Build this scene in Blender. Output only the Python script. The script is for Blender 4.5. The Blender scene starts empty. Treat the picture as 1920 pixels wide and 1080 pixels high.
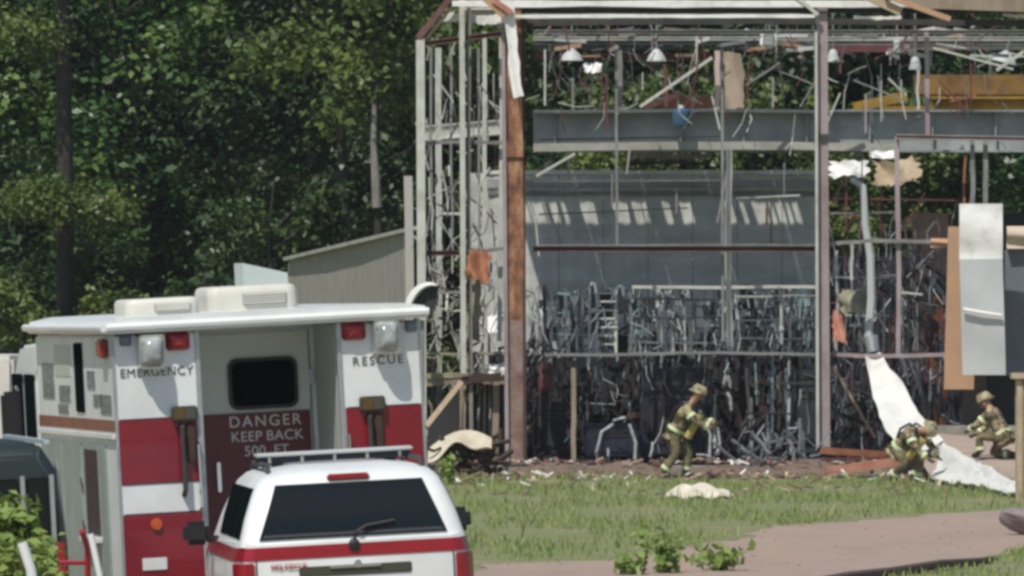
import bpy, bmesh, math, random
import numpy as np
from mathutils import Vector, Matrix, Euler

sc = bpy.context.scene
COL = sc.collection
R = math.radians
RNG = random.Random(11)

# ------------------------------------------------------------------ camera, sky, sun, exposure
CAM_H = 2.9
cam_d = bpy.data.cameras.new('camera')
cam_d.sensor_width = 36.0
cam_d.lens = 300.0
cam_d.shift_y = 60.0 / 1920.0
cam_d.clip_start = 1.0
cam_d.clip_end = 3000.0
cam = bpy.data.objects.new('camera', cam_d)
cam.location = (0, 0, CAM_H)
cam.rotation_euler = (R(90), 0, 0)
COL.objects.link(cam)
sc.camera = cam

SUN_EL, SUN_AZ = 58.0, 27.0            # azimuth measured from behind the camera towards its left
world = bpy.data.worlds.new('World')
sc.world = world
world.use_nodes = True
wn = world.node_tree.nodes
wl = world.node_tree.links
for n in list(wn):
    wn.remove(n)
sky = wn.new('ShaderNodeTexSky')
sky.sky_type = 'NISHITA'
sky.sun_disc = False
sky.sun_elevation = R(SUN_EL)
sky.sun_rotation = R(180 + SUN_AZ)
bg = wn.new('ShaderNodeBackground')
bg.inputs['Strength'].default_value = 0.095
wo = wn.new('ShaderNodeOutputWorld')
wl.new(sky.outputs[0], bg.inputs[0])
wl.new(bg.outputs[0], wo.inputs[0])

sun_d = bpy.data.lights.new('sun', 'SUN')
sun_d.energy = 4.0
sun_d.angle = R(0.53)
sun_d.color = (1.0, 0.95, 0.87)
sun = bpy.data.objects.new('sun', sun_d)
to_sun = Vector((-math.sin(R(SUN_AZ)) * math.cos(R(SUN_EL)), -math.cos(R(SUN_AZ)) * math.cos(R(SUN_EL)), math.sin(R(SUN_EL))))
sun.rotation_euler = to_sun.to_track_quat('Z', 'Y').to_euler()
sun.location = (-20, 20, 60)
COL.objects.link(sun)

sc.view_settings.view_transform = 'Standard'
sc.view_settings.look = 'None'
sc.view_settings.exposure = 0.0
sc.view_settings.gamma = 1.0
sc.view_settings.use_curve_mapping = False
sc.render.engine = 'CYCLES'
sc.cycles.max_bounces = 6
sc.cycles.filter_width = 3.3           # the soft lens of the photograph

# ------------------------------------------------------------------ helpers
F = 16000.0                            # focal length in pixels of the 1920 wide photograph
def W(x, y, Y):
    """world point seen at photo pixel x, y when it stands at distance Y"""
    return Vector(((x - 960) * Y / F, Y, CAM_H + (600 - y) * Y / F))

def smooth(a, b, x):
    t = min(1.0, max(0.0, (x - a) / (b - a)))
    return t * t * (3 - 2 * t)

YAW = 11.0
def ground_z(x, y):
    """the yard under the vehicles rises to the right; the rest is level"""
    m = smooth(40, 50, y) * (1 - smooth(82, 95, y))
    d = (x + 1.96) * math.cos(R(YAW)) + (y - 69.24) * math.sin(R(YAW))
    t = max(-0.35, min(0.15, math.tan(R(3)) * d))
    return m * t

MATS = {}
def mat(name, color, rough=0.6, metal=0.0, color2=None, scale=4.0, amount=0.5, bump=0.0, bump_scale=30.0,
        stretch=None, contrast=(0.35, 0.65), color3=None, spec=0.5, coat=0.0, transl=0.0, objvar=0.0):
    if name in MATS:
        return MATS[name]
    m = bpy.data.materials.new(name)
    m.use_nodes = True
    nt = m.node_tree
    N, L = nt.nodes, nt.links
    p = N['Principled BSDF']
    p.inputs['Roughness'].default_value = rough
    p.inputs['Metallic'].default_value = metal
    p.inputs['Specular IOR Level'].default_value = spec
    p.inputs['Coat Weight'].default_value = coat
    c1 = (*color, 1)
    p.inputs['Base Color'].default_value = c1
    geo = N.new('ShaderNodeNewGeometry')
    src = geo.outputs['Position']
    if stretch:
        mp = N.new('ShaderNodeMapping')
        mp.inputs['Scale'].default_value = stretch
        L.new(src, mp.inputs['Vector'])
        src = mp.outputs[0]
    if color2 is not None:
        nz = N.new('ShaderNodeTexNoise')
        nz.inputs['Scale'].default_value = scale
        nz.inputs['Detail'].default_value = 6
        nz.inputs['Roughness'].default_value = 0.65
        L.new(src, nz.inputs['Vector'])
        rp = N.new('ShaderNodeValToRGB')
        rp.color_ramp.elements[0].position = contrast[0]
        rp.color_ramp.elements[0].color = c1
        rp.color_ramp.elements[1].position = contrast[1]
        rp.color_ramp.elements[1].color = (*color2, 1)
        if color3 is not None:
            e = rp.color_ramp.elements.new((contrast[0] + contrast[1]) / 2)
            e.color = (*color3, 1)
        L.new(nz.outputs['Fac'], rp.inputs[0])
        L.new(rp.outputs[0], p.inputs['Base Color'])
        mr = N.new('ShaderNodeMapRange')
        mr.inputs['To Min'].default_value = max(0, rough - 0.12)
        mr.inputs['To Max'].default_value = min(1, rough + 0.15)
        L.new(nz.outputs['Fac'], mr.inputs['Value'])
        L.new(mr.outputs[0], p.inputs['Roughness'])
    if objvar and color2 is not None:
        oi = N.new('ShaderNodeObjectInfo')
        hs = N.new('ShaderNodeHueSaturation')
        m1 = N.new('ShaderNodeMapRange'); m2 = N.new('ShaderNodeMapRange')
        m1.inputs['To Min'].default_value = 1 - objvar; m1.inputs['To Max'].default_value = 1 + objvar
        m2.inputs['To Min'].default_value = .485; m2.inputs['To Max'].default_value = .515
        L.new(oi.outputs['Random'], m1.inputs['Value'])
        ml = N.new('ShaderNodeMath'); ml.operation = 'MULTIPLY'; ml.inputs[1].default_value = 7.31
        fr_ = N.new('ShaderNodeMath'); fr_.operation = 'FRACT'
        L.new(oi.outputs['Random'], ml.inputs[0]); L.new(ml.outputs[0], fr_.inputs[0]); L.new(fr_.outputs[0], m2.inputs['Value'])
        L.new(rp.outputs[0], hs.inputs['Color']); L.new(m1.outputs[0], hs.inputs['Value']); L.new(m2.outputs[0], hs.inputs['Hue'])
        rp = hs
        L.new(hs.outputs[0], p.inputs['Base Color'])
    if bump > 0:
        nb = N.new('ShaderNodeTexNoise')
        nb.inputs['Scale'].default_value = bump_scale
        nb.inputs['Detail'].default_value = 4
        L.new(src, nb.inputs['Vector'])
        b = N.new('ShaderNodeBump')
        b.inputs['Strength'].default_value = bump
        b.inputs['Distance'].default_value = 0.03
        L.new(nb.outputs['Fac'], b.inputs['Height'])
        L.new(b.outputs[0], p.inputs['Normal'])
    if transl > 0:
        out = N['Material Output']
        t = N.new('ShaderNodeBsdfTranslucent')
        mx = N.new('ShaderNodeMixShader')
        mx.inputs[0].default_value = transl
        t.inputs['Color'].default_value = c1
        if color2 is not None:
            L.new(rp.outputs[0], t.inputs['Color'])
        L.new(p.outputs[0], mx.inputs[1])
        L.new(t.outputs[0], mx.inputs[2])
        L.new(mx.outputs[0], out.inputs['Surface'])
    MATS[name] = m
    return m

class MB:
    """collects shapes and links them as one mesh object"""
    def __init__(self):
        self.v, self.f = [], []
    def add(self, verts, faces):
        o = len(self.v)
        self.v += [tuple(q) for q in verts]
        self.f += [tuple(i + o for i in fc) for fc in faces]
        return self
    def box(self, x0, x1, y0, y1, z0, z1, M=None):
        vs = [Vector((x, y, z)) for z in (z0, z1) for y in (y0, y1) for x in (x0, x1)]
        if M is not None:
            vs = [M @ q for q in vs]
        return self.add(vs, [(0, 2, 3, 1), (4, 5, 7, 6), (0, 1, 5, 4), (2, 6, 7, 3), (0, 4, 6, 2), (1, 3, 7, 5)])
    def beam(self, p0, p1, w, d, up=(0, 1, 0), kind='box', t=0.02):
        """a bar from p0 to p1: w across the view, d along `up` (depth)"""
        p0, p1 = Vector(p0), Vector(p1)
        ax = (p1 - p0).normalized()
        dn = Vector(up)
        dn = (dn - ax * dn.dot(ax))
        if dn.length < 1e-4:
            dn = Vector((1, 0, 0)) - ax * ax.x
        dn.normalize()
        sd = dn.cross(ax)
        L = (p1 - p0).length
        M = Matrix((( sd.x, dn.x, ax.x, p0.x), (sd.y, dn.y, ax.y, p0.y), (sd.z, dn.z, ax.z, p0.z), (0, 0, 0, 1)))
        if kind == 'box':
            self.box(-w / 2, w / 2, -d / 2, d / 2, 0, L, M)
        elif kind == 'H':        # flanges face the viewer
            self.box(-w / 2, w / 2, -d / 2, -d / 2 + t, 0, L, M)
            self.box(-w / 2, w / 2, d / 2 - t, d / 2, 0, L, M)
            self.box(-t / 2, t / 2, -d / 2 + t, d / 2 - t, 0, L, M)
        elif kind == 'I':        # web faces the viewer
            self.box(-w / 2, -w / 2 + t * 1.6, -d / 2, d / 2, 0, L, M)
            self.box(w / 2 - t * 1.6, w / 2, -d / 2, d / 2, 0, L, M)
            self.box(-w / 2 + t * 1.6, w / 2 - t * 1.6, -t / 2, t / 2, 0, L, M)
        elif kind == 'C':        # open towards the viewer
            self.box(-w / 2, -w / 2 + t, -d / 2, d / 2, 0, L, M)
            self.box(w / 2 - t, w / 2, -d / 2, d / 2, 0, L, M)
            self.box(-w / 2 + t, w / 2 - t, d / 2 - t, d / 2, 0, L, M)
        return self
    def bent(self, p0, p1, w, d, amp, seed, n=8, up=(0, 1, 0), ragged=0.0):
        """a bar that is no longer quite straight"""
        p0, p1 = Vector(p0), Vector(p1)
        ax = (p1 - p0).normalized()
        dn = Vector(up) - ax * Vector(up).dot(ax)
        if dn.length < 1e-4:
            dn = Vector((1, 0, 0)) - ax * ax.x
        dn.normalize()
        sd = dn.cross(ax)
        r_ = random.Random(seed)
        a1, a2, a3, ph = r_.gauss(0, amp), r_.gauss(0, amp * .6), r_.gauss(0, amp), r_.uniform(0, 6.28)
        loops = []
        for k in range(n + 1):
            t = k / n
            c = p0.lerp(p1, t) + sd * (a1 * math.sin(math.pi * t) + a2 * math.sin(2 * math.pi * t + ph) * math.sin(math.pi * t) + r_.gauss(0, amp * .15)) + dn * (a3 * math.sin(math.pi * t))
            h = w * (1 + r_.uniform(-ragged, ragged)) / 2
            tw = r_.gauss(0, .03)
            loops.append([c + sd * (sx * h) + dn * (sy * d / 2 + sx * tw * h) for sx, sy in ((-1, -1), (1, -1), (1, 1), (-1, 1))])
        return self.loft(loops)
    def tube(self, pts, r, n=8, r1=None, cap=True):
        pts = [Vector(p) for p in pts]
        rings = []
        up = Vector((0.31, 0.2, 0.93))
        for i, p in enumerate(pts):
            a = pts[max(0, i - 1)]
            b = pts[min(len(pts) - 1, i + 1)]
            t = (b - a).normalized()
            u = t.cross(up)
            if u.length < 1e-3:
                u = t.cross(Vector((1, 0, 0)))
            u.normalize()
            w = t.cross(u)
            rr = r if r1 is None else r + (r1 - r) * i / (len(pts) - 1)
            rings.append([p + (u * math.cos(2 * math.pi * k / n) + w * math.sin(2 * math.pi * k / n)) * rr for k in range(n)])
        vs = [q for rg in rings for q in rg]
        fs = []
        for i in range(len(pts) - 1):
            for k in range(n):
                k2 = (k + 1) % n
                fs.append((i * n + k, i * n + k2, (i + 1) * n + k2, (i + 1) * n + k))
        if cap:
            fs.append(tuple(range(n))[::-1])
            fs.append(tuple((len(pts) - 1) * n + k for k in range(n)))
        return self.add(vs, fs)
    def lathe(self, prof, n=16, M=None, axis='z'):
        vs, fs = [], []
        for (r, z) in prof:
            for k in range(n):
                a = 2 * math.pi * k / n
                q = Vector((r * math.cos(a), r * math.sin(a), z))
                if axis == 'y':
                    q = Vector((q.x, q.z, q.y))
                if axis == 'x':
                    q = Vector((q.z, q.x, q.y))
                vs.append(M @ q if M is not None else q)
        for i in range(len(prof) - 1):
            for k in range(n):
                k2 = (k + 1) % n
                fs.append((i * n + k, i * n + k2, (i + 1) * n + k2, (i + 1) * n + k))
        fs.append(tuple(range(n))[::-1])
        fs.append(tuple((len(prof) - 1) * n + k for k in range(n)))
        return self.add(vs, fs)
    def loft(self, loops, cap=True, closed=True):
        n = len(loops[0])
        vs = [q for lp in loops for q in lp]
        fs = []
        for i in range(len(loops) - 1):
            for k in range(n if closed else n - 1):
                k2 = (k + 1) % n
                fs.append((i * n + k, i * n + k2, (i + 1) * n + k2, (i + 1) * n + k))
        if cap:
            fs.append(tuple(range(n))[::-1])
            fs.append(tuple((len(loops) - 1) * n + k for k in range(n)))
        return self.add(vs, fs)
    def sheet(self, nx, ny, fn, thick=0.0, tdir=(0, 1, 0)):
        """grid fn(u, v) -> point; thick gives a second skin and edges"""
        g = [[Vector(fn(i / nx, j / ny)) for i in range(nx + 1)] for j in range(ny + 1)]
        vs = [q for r_ in g for q in r_]
        idx = lambda i, j: j * (nx + 1) + i
        fs = [(idx(i, j), idx(i + 1, j), idx(i + 1, j + 1), idx(i, j + 1)) for j in range(ny) for i in range(nx)]
        if thick:
            T = Vector(tdir) * thick
            n0 = len(vs)
            vs += [q + T for q in vs]
            fs += [tuple(n0 + k for k in fc[::-1]) for fc in fs]
            rim = [idx(i, 0) for i in range(nx + 1)] + [idx(nx, j) for j in range(1, ny + 1)] + \
                  [idx(i, ny) for i in range(nx - 1, -1, -1)] + [idx(0, j) for j in range(ny - 1, 0, -1)]
            for a, b in zip(rim, rim[1:] + rim[:1]):
                fs.append((b, a, a + n0, b + n0))
        return self.add(vs, fs)
    def build(self, name, material, parent=None, local=False, bevel=0.0, smooth_=False, loc=None):
        me = bpy.data.meshes.new(name)
        off = Vector((0, 0, 0))
        if parent is not None and not local:
            off = parent.matrix_basis.translation
            if parent.parent is not None:
                off = off + parent.parent.matrix_basis.translation
        if loc is not None:
            off = Vector(loc)
        me.from_pydata([tuple(Vector(q) - off) for q in self.v], [], self.f)
        me.update()
        bm = bmesh.new()
        bm.from_mesh(me)
        bmesh.ops.recalc_face_normals(bm, faces=bm.faces)
        if bevel > 0:
            ed = [e for e in bm.edges if len(e.link_faces) == 2 and e.calc_face_angle(0) > 0.6]
            bmesh.ops.bevel(bm, geom=ed, offset=bevel, segments=2, affect='EDGES', clamp_overlap=True)
        if smooth_ or bevel > 0:
            for f in bm.faces:
                f.smooth = True
            for e in bm.edges:
                if len(e.link_faces) == 2 and e.calc_face_angle(0) > 0.7:
                    e.smooth = False
        bm.to_mesh(me)
        bm.free()
        me.materials.append(material)
        o = bpy.data.objects.new(name, me)
        COL.objects.link(o)
        if parent is not None:
            o.parent = parent
        elif loc is not None:
            o.location = loc
        return o

def tag(o, label, cat, group=None):
    o['label'] = label
    o['category'] = cat
    if group:
        o['group'] = group
    return o

def thing(name, label, cat, loc=(0, 0, 0), rot=(0, 0, 0), group=None):
    e = bpy.data.objects.new(name, None)
    e.empty_display_size = 0.2
    e.location = loc
    e.rotation_euler = rot
    COL.objects.link(e)
    return tag(e, label, cat, group)

def kids(o):
    return [c for c in bpy.data.objects if c.parent == o]

def dup(root, loc, rot=None, scale=None, label=None):
    r = root.copy()
    COL.objects.link(r)
    r.location = loc
    if rot is not None:
        r.rotation_euler = rot
    if scale is not None:
        r.scale = scale
    if label:
        r['label'] = label
    for ch in kids(root):
        c = ch.copy()
        COL.objects.link(c)
        c.parent = r
        for g in kids(ch):
            d = g.copy()
            COL.objects.link(d)
            d.parent = c
    return r

def structure(o):
    o['kind'] = 'structure'
    return o
def stuff(o):
    o['kind'] = 'stuff'
    return o

def quads_mesh(name, C, U, V, material, parent=None, fold=0.0):
    """many separate leaf quads (numpy): centre C, half axes U, V"""
    n = len(C)
    P = np.empty((n, 4, 3), dtype=np.float32)
    P[:, 0] = C - V
    P[:, 1] = C + U
    P[:, 2] = C + V
    P[:, 3] = C - U
    if fold:
        nn = np.cross(U, V)
        nn /= (np.linalg.norm(nn, axis=1, keepdims=True) + 1e-9)
        h = np.linalg.norm(V, axis=1, keepdims=True) * fold
        P[:, 1] += nn * h
        P[:, 3] += nn * h
    me = bpy.data.meshes.new(name)
    me.vertices.add(n * 4)
    me.vertices.foreach_set('co', P.reshape(-1))
    me.loops.add(n * 4)
    me.loops.foreach_set('vertex_index', np.arange(n * 4, dtype=np.int32))
    me.polygons.add(n)
    me.polygons.foreach_set('loop_start', np.arange(0, n * 4, 4, dtype=np.int32))
    me.polygons.foreach_set('loop_total', np.full(n, 4, dtype=np.int32))
    me.update(calc_edges=True)
    me.materials.append(material)
    o = bpy.data.objects.new(name, me)
    COL.objects.link(o)
    if parent is not None:
        o.parent = parent
    return o

# ------------------------------------------------------------------ materials
M_white = mat('white_paint', (0.76, 0.79, 0.78), 0.36, coat=0.2, color2=(0.6, 0.62, 0.59), scale=1.6, contrast=(.4, .8))
M_red = mat('red_paint', (0.33, 0.009, 0.022), 0.3, coat=0.3, color2=(0.26, 0.008, 0.018), scale=2.5)
M_truckred = mat('deep_red_truck_paint', (0.23, 0.007, 0.017), 0.32, coat=0.25, color2=(0.17, 0.006, 0.014), scale=2.0)
M_black = mat('black_plastic', (0.015, 0.015, 0.017), 0.5)
M_glass = mat('dark_glass', (0.006, 0.009, 0.011), 0.06, spec=0.4)
M_tint = mat('tinted_side_glass', (0.006, 0.01, 0.011), 0.35, spec=0.0)
M_chrome = mat('chrome', (0.65, 0.67, 0.68), 0.15, metal=1.0)
M_lens = mat('clear_lens', (0.42, 0.45, 0.44), 0.1, color2=(0.22, 0.24, 0.23), scale=14, spec=0.8)
M_redlens = mat('red_lens', (0.33, 0.01, 0.02), 0.15, color2=(0.2, 0.006, 0.015), scale=12, spec=0.7)
M_olive = mat('dark_olive_housing', (0.05, 0.055, 0.035), 0.5)
M_cream = mat('cream_plastic', (0.66, 0.65, 0.58), 0.5, color2=(0.56, 0.55, 0.48), scale=3)
M_grille = mat('grey_grille', (0.38, 0.37, 0.35), 0.6)
M_alu = mat('dull_aluminium', (0.48, 0.5, 0.5), 0.4, metal=0.6, color2=(0.38, 0.4, 0.4), scale=6)
M_letter = mat('dark_lettering', (0.05, 0.06, 0.055), 0.5)
M_wletter = mat('white_lettering', (0.62, 0.6, 0.6), 0.5)
M_rust = mat('rusted_steel', (0.1, 0.045, 0.03), 0.88, color2=(0.46, 0.27, 0.15), color3=(0.25, 0.11, 0.06), scale=3.6, contrast=(0.36, 0.66), bump=0.5, stretch=(1.3, 1, .55))
M_mauve = mat('faded_mauve_primer', (0.36, 0.31, 0.32), 0.75, color2=(0.24, 0.17, 0.165), scale=1.6, contrast=(0.4, 0.72), bump=0.3, stretch=(1, 1, .5))
M_girt = mat('oxide_red_steel', (0.105, 0.042, 0.036), 0.8, color2=(0.17, 0.11, 0.095), scale=2.0, bump=0.2)
M_palesteel = mat('pale_galvanised_steel', (0.56, 0.57, 0.52), 0.6, color2=(0.36, 0.35, 0.3), scale=2.4, contrast=(0.38, 0.75), bump=0.2)
M_midsteel = mat('mid_grey_steel', (0.26, 0.265, 0.255), 0.65, color2=(0.16, 0.155, 0.145), scale=2.2, bump=0.2)
M_bluesteel = mat('blue_grey_steel', (0.36, 0.385, 0.375), 0.6, color2=(0.23, 0.245, 0.24), scale=1.2, bump=0.15)
M_darksteel = mat('dark_steel', (0.03, 0.031, 0.033), 0.7, color2=(0.06, 0.055, 0.05), scale=3)
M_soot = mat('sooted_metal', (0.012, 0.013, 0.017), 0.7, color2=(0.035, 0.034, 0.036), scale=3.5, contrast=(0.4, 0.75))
M_sootbrown = mat('scorched_brown', (0.028, 0.02, 0.018), 0.85, color2=(0.07, 0.04, 0.028), scale=2.5)
M_navy = mat('navy_machine_paint', (0.012, 0.016, 0.04), 0.5, color2=(0.022, 0.024, 0.035), scale=4)
M_tealdark = mat('dark_teal_cabinet', (0.018, 0.032, 0.036), 0.6, color2=(0.03, 0.04, 0.045), scale=4)
M_palepipe = mat('pale_pipe_lagging', (0.55, 0.57, 0.56), 0.5, color2=(0.28, 0.3, 0.31), scale=5, contrast=(0.4, 0.7))
M_tealpipe = mat('verdigris_pipe', (0.3, 0.42, 0.41), 0.55, color2=(0.16, 0.22, 0.23), scale=5)
M_greypipe = mat('grey_pipe', (0.2, 0.215, 0.225), 0.55, color2=(0.1, 0.11, 0.12), scale=5)
M_wallsheet = mat('grey_wall_sheet', (0.62, 0.63, 0.58), 0.75, color2=(0.42, 0.43, 0.395), scale=1.0, bump=0.1, stretch=(1, 1, 3))
M_insul = mat('white_insulation', (0.78, 0.78, 0.75), 0.85, color2=(0.62, 0.61, 0.57), scale=2.5, bump=0.4, bump_scale=9)
M_whitesheet = mat('white_facing_sheet', (0.8, 0.8, 0.77), 0.6, color2=(0.5, 0.49, 0.45), scale=2.2, contrast=(.5, .8), bump=0.6, bump_scale=4)
M_foil = mat('soiled_white_foil', (0.68, 0.68, 0.64), 0.6, color2=(0.36, 0.35, 0.31), color3=(.6, .6, .56), scale=1.6, contrast=(.46, .78), bump=0.7, bump_scale=5)
M_greysheet = mat('grey_white_panel', (0.5, 0.52, 0.51), 0.55, color2=(0.43, 0.45, 0.44), scale=1.3, bump=0.15)
M_tan = mat('tan_board', (0.5, 0.3, 0.18), 0.8, color2=(0.42, 0.27, 0.17), scale=2.0)
M_wood = mat('weathered_board', (0.33, 0.27, 0.2), 0.85, color2=(0.2, 0.155, 0.11), scale=3, stretch=(1, 1, .3), bump=.3)
M_palewood = mat('pale_timber', (0.52, 0.42, 0.29), 0.8, color2=(0.38, 0.29, 0.19), scale=4)
M_orange = mat('orange_board', (0.36, 0.15, 0.075), 0.85, color2=(0.24, 0.1, 0.055), scale=5)
M_pinkwood = mat('salmon_timber', (0.5, 0.24, 0.17), 0.8, color2=(0.38, 0.15, 0.1), scale=4)
M_redbrown = mat('red_brown_beam', (0.16, 0.045, 0.045), 0.75, color2=(0.1, 0.04, 0.038), scale=3)
M_mustard = mat('mustard_crane_paint', (0.4, 0.24, 0.022), 0.6, color2=(0.25, 0.16, 0.025), scale=2)
M_bluepaint = mat('blue_drum_paint', (0.05, 0.12, 0.2), 0.5)
M_mossy = mat('mossy_grey_timber', (0.32, 0.31, 0.22), 0.9, color2=(0.2, 0.19, 0.12), scale=4, bump=.3)
M_shedboard = mat('silvered_shed_board', (0.35, 0.335, 0.295), 0.9, color2=(0.22, 0.21, 0.185), scale=5, stretch=(3, 3, .4), bump=.3)
M_conc = mat('weathered_concrete', (0.32, 0.3, 0.26), 0.9, color2=(0.2, 0.18, 0.15), scale=2, bump=0.4)
M_mulch = mat('brown_mulch', (0.13, 0.085, 0.06), 0.95, color2=(0.2, 0.15, 0.11), scale=8, bump=0.6)
M_turnout = mat('tan_turnout_cloth', (0.44, 0.36, 0.21), 0.85, color2=(0.05, 0.042, 0.025), scale=6, contrast=(.4, .56), bump=.3)
M_reflect = mat('lime_reflective_tape', (0.62, 0.7, 0.42), 0.4)
M_skin = mat('skin', (0.4, 0.23, 0.15), 0.55)
M_olivecloth = mat('olive_turnout_cloth', (0.2, 0.17, 0.09), 0.9, color2=(0.07, 0.06, 0.035), scale=7, contrast=(.4, .65), bump=.3)
M_glove = mat('dark_glove', (0.05, 0.04, 0.03), 0.8)
M_helmet = mat('pale_helmet', (0.36, 0.31, 0.18), 0.5, color2=(0.12, 0.1, 0.06), scale=9, contrast=(.45, .6))
M_hair = mat('dark_hair', (0.02, 0.015, 0.01), 0.7)
# ------------------------------------------------------------------ ground, road, yard, hill
def drape(name, pts_fn, nx, ny, material, lift):
    mb = MB()
    def fn(u, v):
        x, y = pts_fn(u, v)
        return (x, y, ground_z(x, y) + lift)
    mb.sheet(nx, ny, fn)
    o = mb.build(name, material)
    for p in o.data.polygons:
        p.use_smooth = True
    return structure(o)

M_turf = mat('turf_soil', (0.16, 0.19, 0.07), 0.95, color2=(0.26, 0.21, 0.14), scale=0.7, contrast=(0.45, 0.7), bump=.5)
M_asphalt = mat('worn_gravel_asphalt', (0.36, 0.265, 0.205), 0.95, color2=(0.27, 0.2, 0.16), color3=(0.32, 0.24, 0.19), scale=.8, contrast=(.25, .8), bump=.3, bump_scale=40, stretch=(1, .2, 1))
M_dirt = mat('forest_soil', (0.05, 0.045, 0.025), 0.95, color2=(0.03, 0.04, 0.015), scale=2)

gx = [-900, -400, -150, -60, -30] + [-20 + 0.5 * i for i in range(81)] + [30, 60, 150, 400, 900]
gy = [-300, -100, 0, 20, 36] + [40 + 0.75 * i for i in range(80)] + [105, 130, 160, 190, 225, 300, 500, 900, 1500]
mb = MB()
mb.v = [(x, y, ground_z(x, y)) for y in gy for x in gx]
nxg = len(gx)
mb.f = [(j * nxg + i, j * nxg + i + 1, (j + 1) * nxg + i + 1, (j + 1) * nxg + i) for j in range(len(gy) - 1) for i in range(nxg - 1)]
structure(mb.build('ground', M_turf))

# the yard the vehicles stand on, then the drive that leaves it towards the far right
drape('yard', lambda u, v: (-12 + u * (15.0 - 1.5 * v), 40 + v * 52), 30, 60, M_asphalt, 0.004)
LEFT = [(-1.5, 86), (-0.44, 100.9), (1.3, 103.0), (2.4, 109), (3.64, 119), (5.9, 126), (8.0, 131), (14, 141), (24, 150)]
RIGHT = [(1.5, 86), (3.3, 92.5), (4.25, 96.5), (5.5, 100.9), (6.5, 107.9), (7.6, 113), (9.4, 121), (15, 132), (25, 142)]
def lerp_path(P, t):
    k = min(len(P) - 2, int(t * (len(P) - 1)))
    f = t * (len(P) - 1) - k
    return (P[k][0] * (1 - f) + P[k + 1][0] * f, P[k][1] * (1 - f) + P[k + 1][1] * f)
def road_pt(u, v):
    a, b = lerp_path(LEFT, v), lerp_path(RIGHT, v)
    w = (0.14 * math.sin(v * 40) + .1 * math.sin(v * 97 + 1) + .07 * math.sin(v * 211)) * (1 if u < .01 else (-.8 if u > .99 else 0))
    return (a[0] * (1 - u) + b[0] * u - w, a[1] * (1 - u) + b[1] * u)
drape('drive', road_pt, 8, 160, M_asphalt, 0.008)

# wooded rise behind everything
mb = MB()
mb.sheet(40, 12, lambda u, v: (-120 + 240 * u, 224 + 90 * v, 26 * smooth(0, 1, v) + 0.8 * math.sin(u * 23) * v - 0.05))
structure(mb.build('hill', M_dirt, smooth_=True))

# ------------------------------------------------------------------ trees
M_leaf = mat('sun_patched_leaf', (0.02, 0.052, 0.016), 0.42, color2=(0.12, 0.17, 0.036), color3=(0.045, 0.092, 0.02), scale=.55, contrast=(0.36, 0.66), transl=0.24, spec=0.45, objvar=.45)  # lighter noise tone paints sunlit patches into the leaf colour
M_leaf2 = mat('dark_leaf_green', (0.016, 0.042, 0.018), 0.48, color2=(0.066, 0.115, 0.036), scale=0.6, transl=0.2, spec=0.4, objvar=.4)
M_leaf3 = mat('painted_sunlit_leaf', (0.16, 0.21, 0.045), 0.5, color2=(0.06, 0.11, 0.025), scale=1.1, transl=0.3)  # brighter leaf, sunlight on the clumps mixed into its colour
M_bark = mat('dark_bark', (0.05, 0.042, 0.036), 0.9, color2=(0.03, 0.026, 0.022), scale=6, bump=.6, stretch=(1, 1, .25))
M_palebark = mat('bleached_bark', (0.3, 0.29, 0.25), 0.9, color2=(0.15, 0.14, 0.12), scale=5, bump=.5, stretch=(1, 1, .3))

M_weed = mat('weed_leaf', (0.19, 0.29, 0.06), 0.5, color2=(0.27, 0.36, 0.1), scale=6, transl=.3)
def leaf_cloud(rs, clumps, per, leaf, flat=0.6):
    """clumps: (centre, radius); leaves sit mostly in each clump's outer shell, tilted to face up and out"""
    Cs, Us, Vs = [], [], []
    for (c, r) in clumps:
        n = int(per * (r / 0.8) ** 2)
        d = rs.normal(size=(n, 3))
        d /= np.linalg.norm(d, axis=1, keepdims=True)
        rad = r * (0.45 + 0.6 * rs.random((n, 1)) ** 0.6)
        C = np.array(c) + d * rad * np.array([1, 1, flat]) + rs.normal(size=(n, 3)) * r * .3
        nrm = d * 0.7 + np.array([0, 0, 0.7]) + rs.normal(size=(n, 3)) * 0.55
        nrm /= np.linalg.norm(nrm, axis=1, keepdims=True)
        t = rs.normal(size=(n, 3))
        U = np.cross(nrm, t)
        U /= np.linalg.norm(U, axis=1, keepdims=True)
        V = np.cross(nrm, U)
        s = leaf * (0.55 + 0.9 * rs.random((n, 1)))
        Cs.append(C); Us.append(U * s * 0.36); Vs.append(V * s * 0.62)
    return np.concatenate(Cs), np.concatenate(Us), np.concatenate(Vs)

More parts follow.
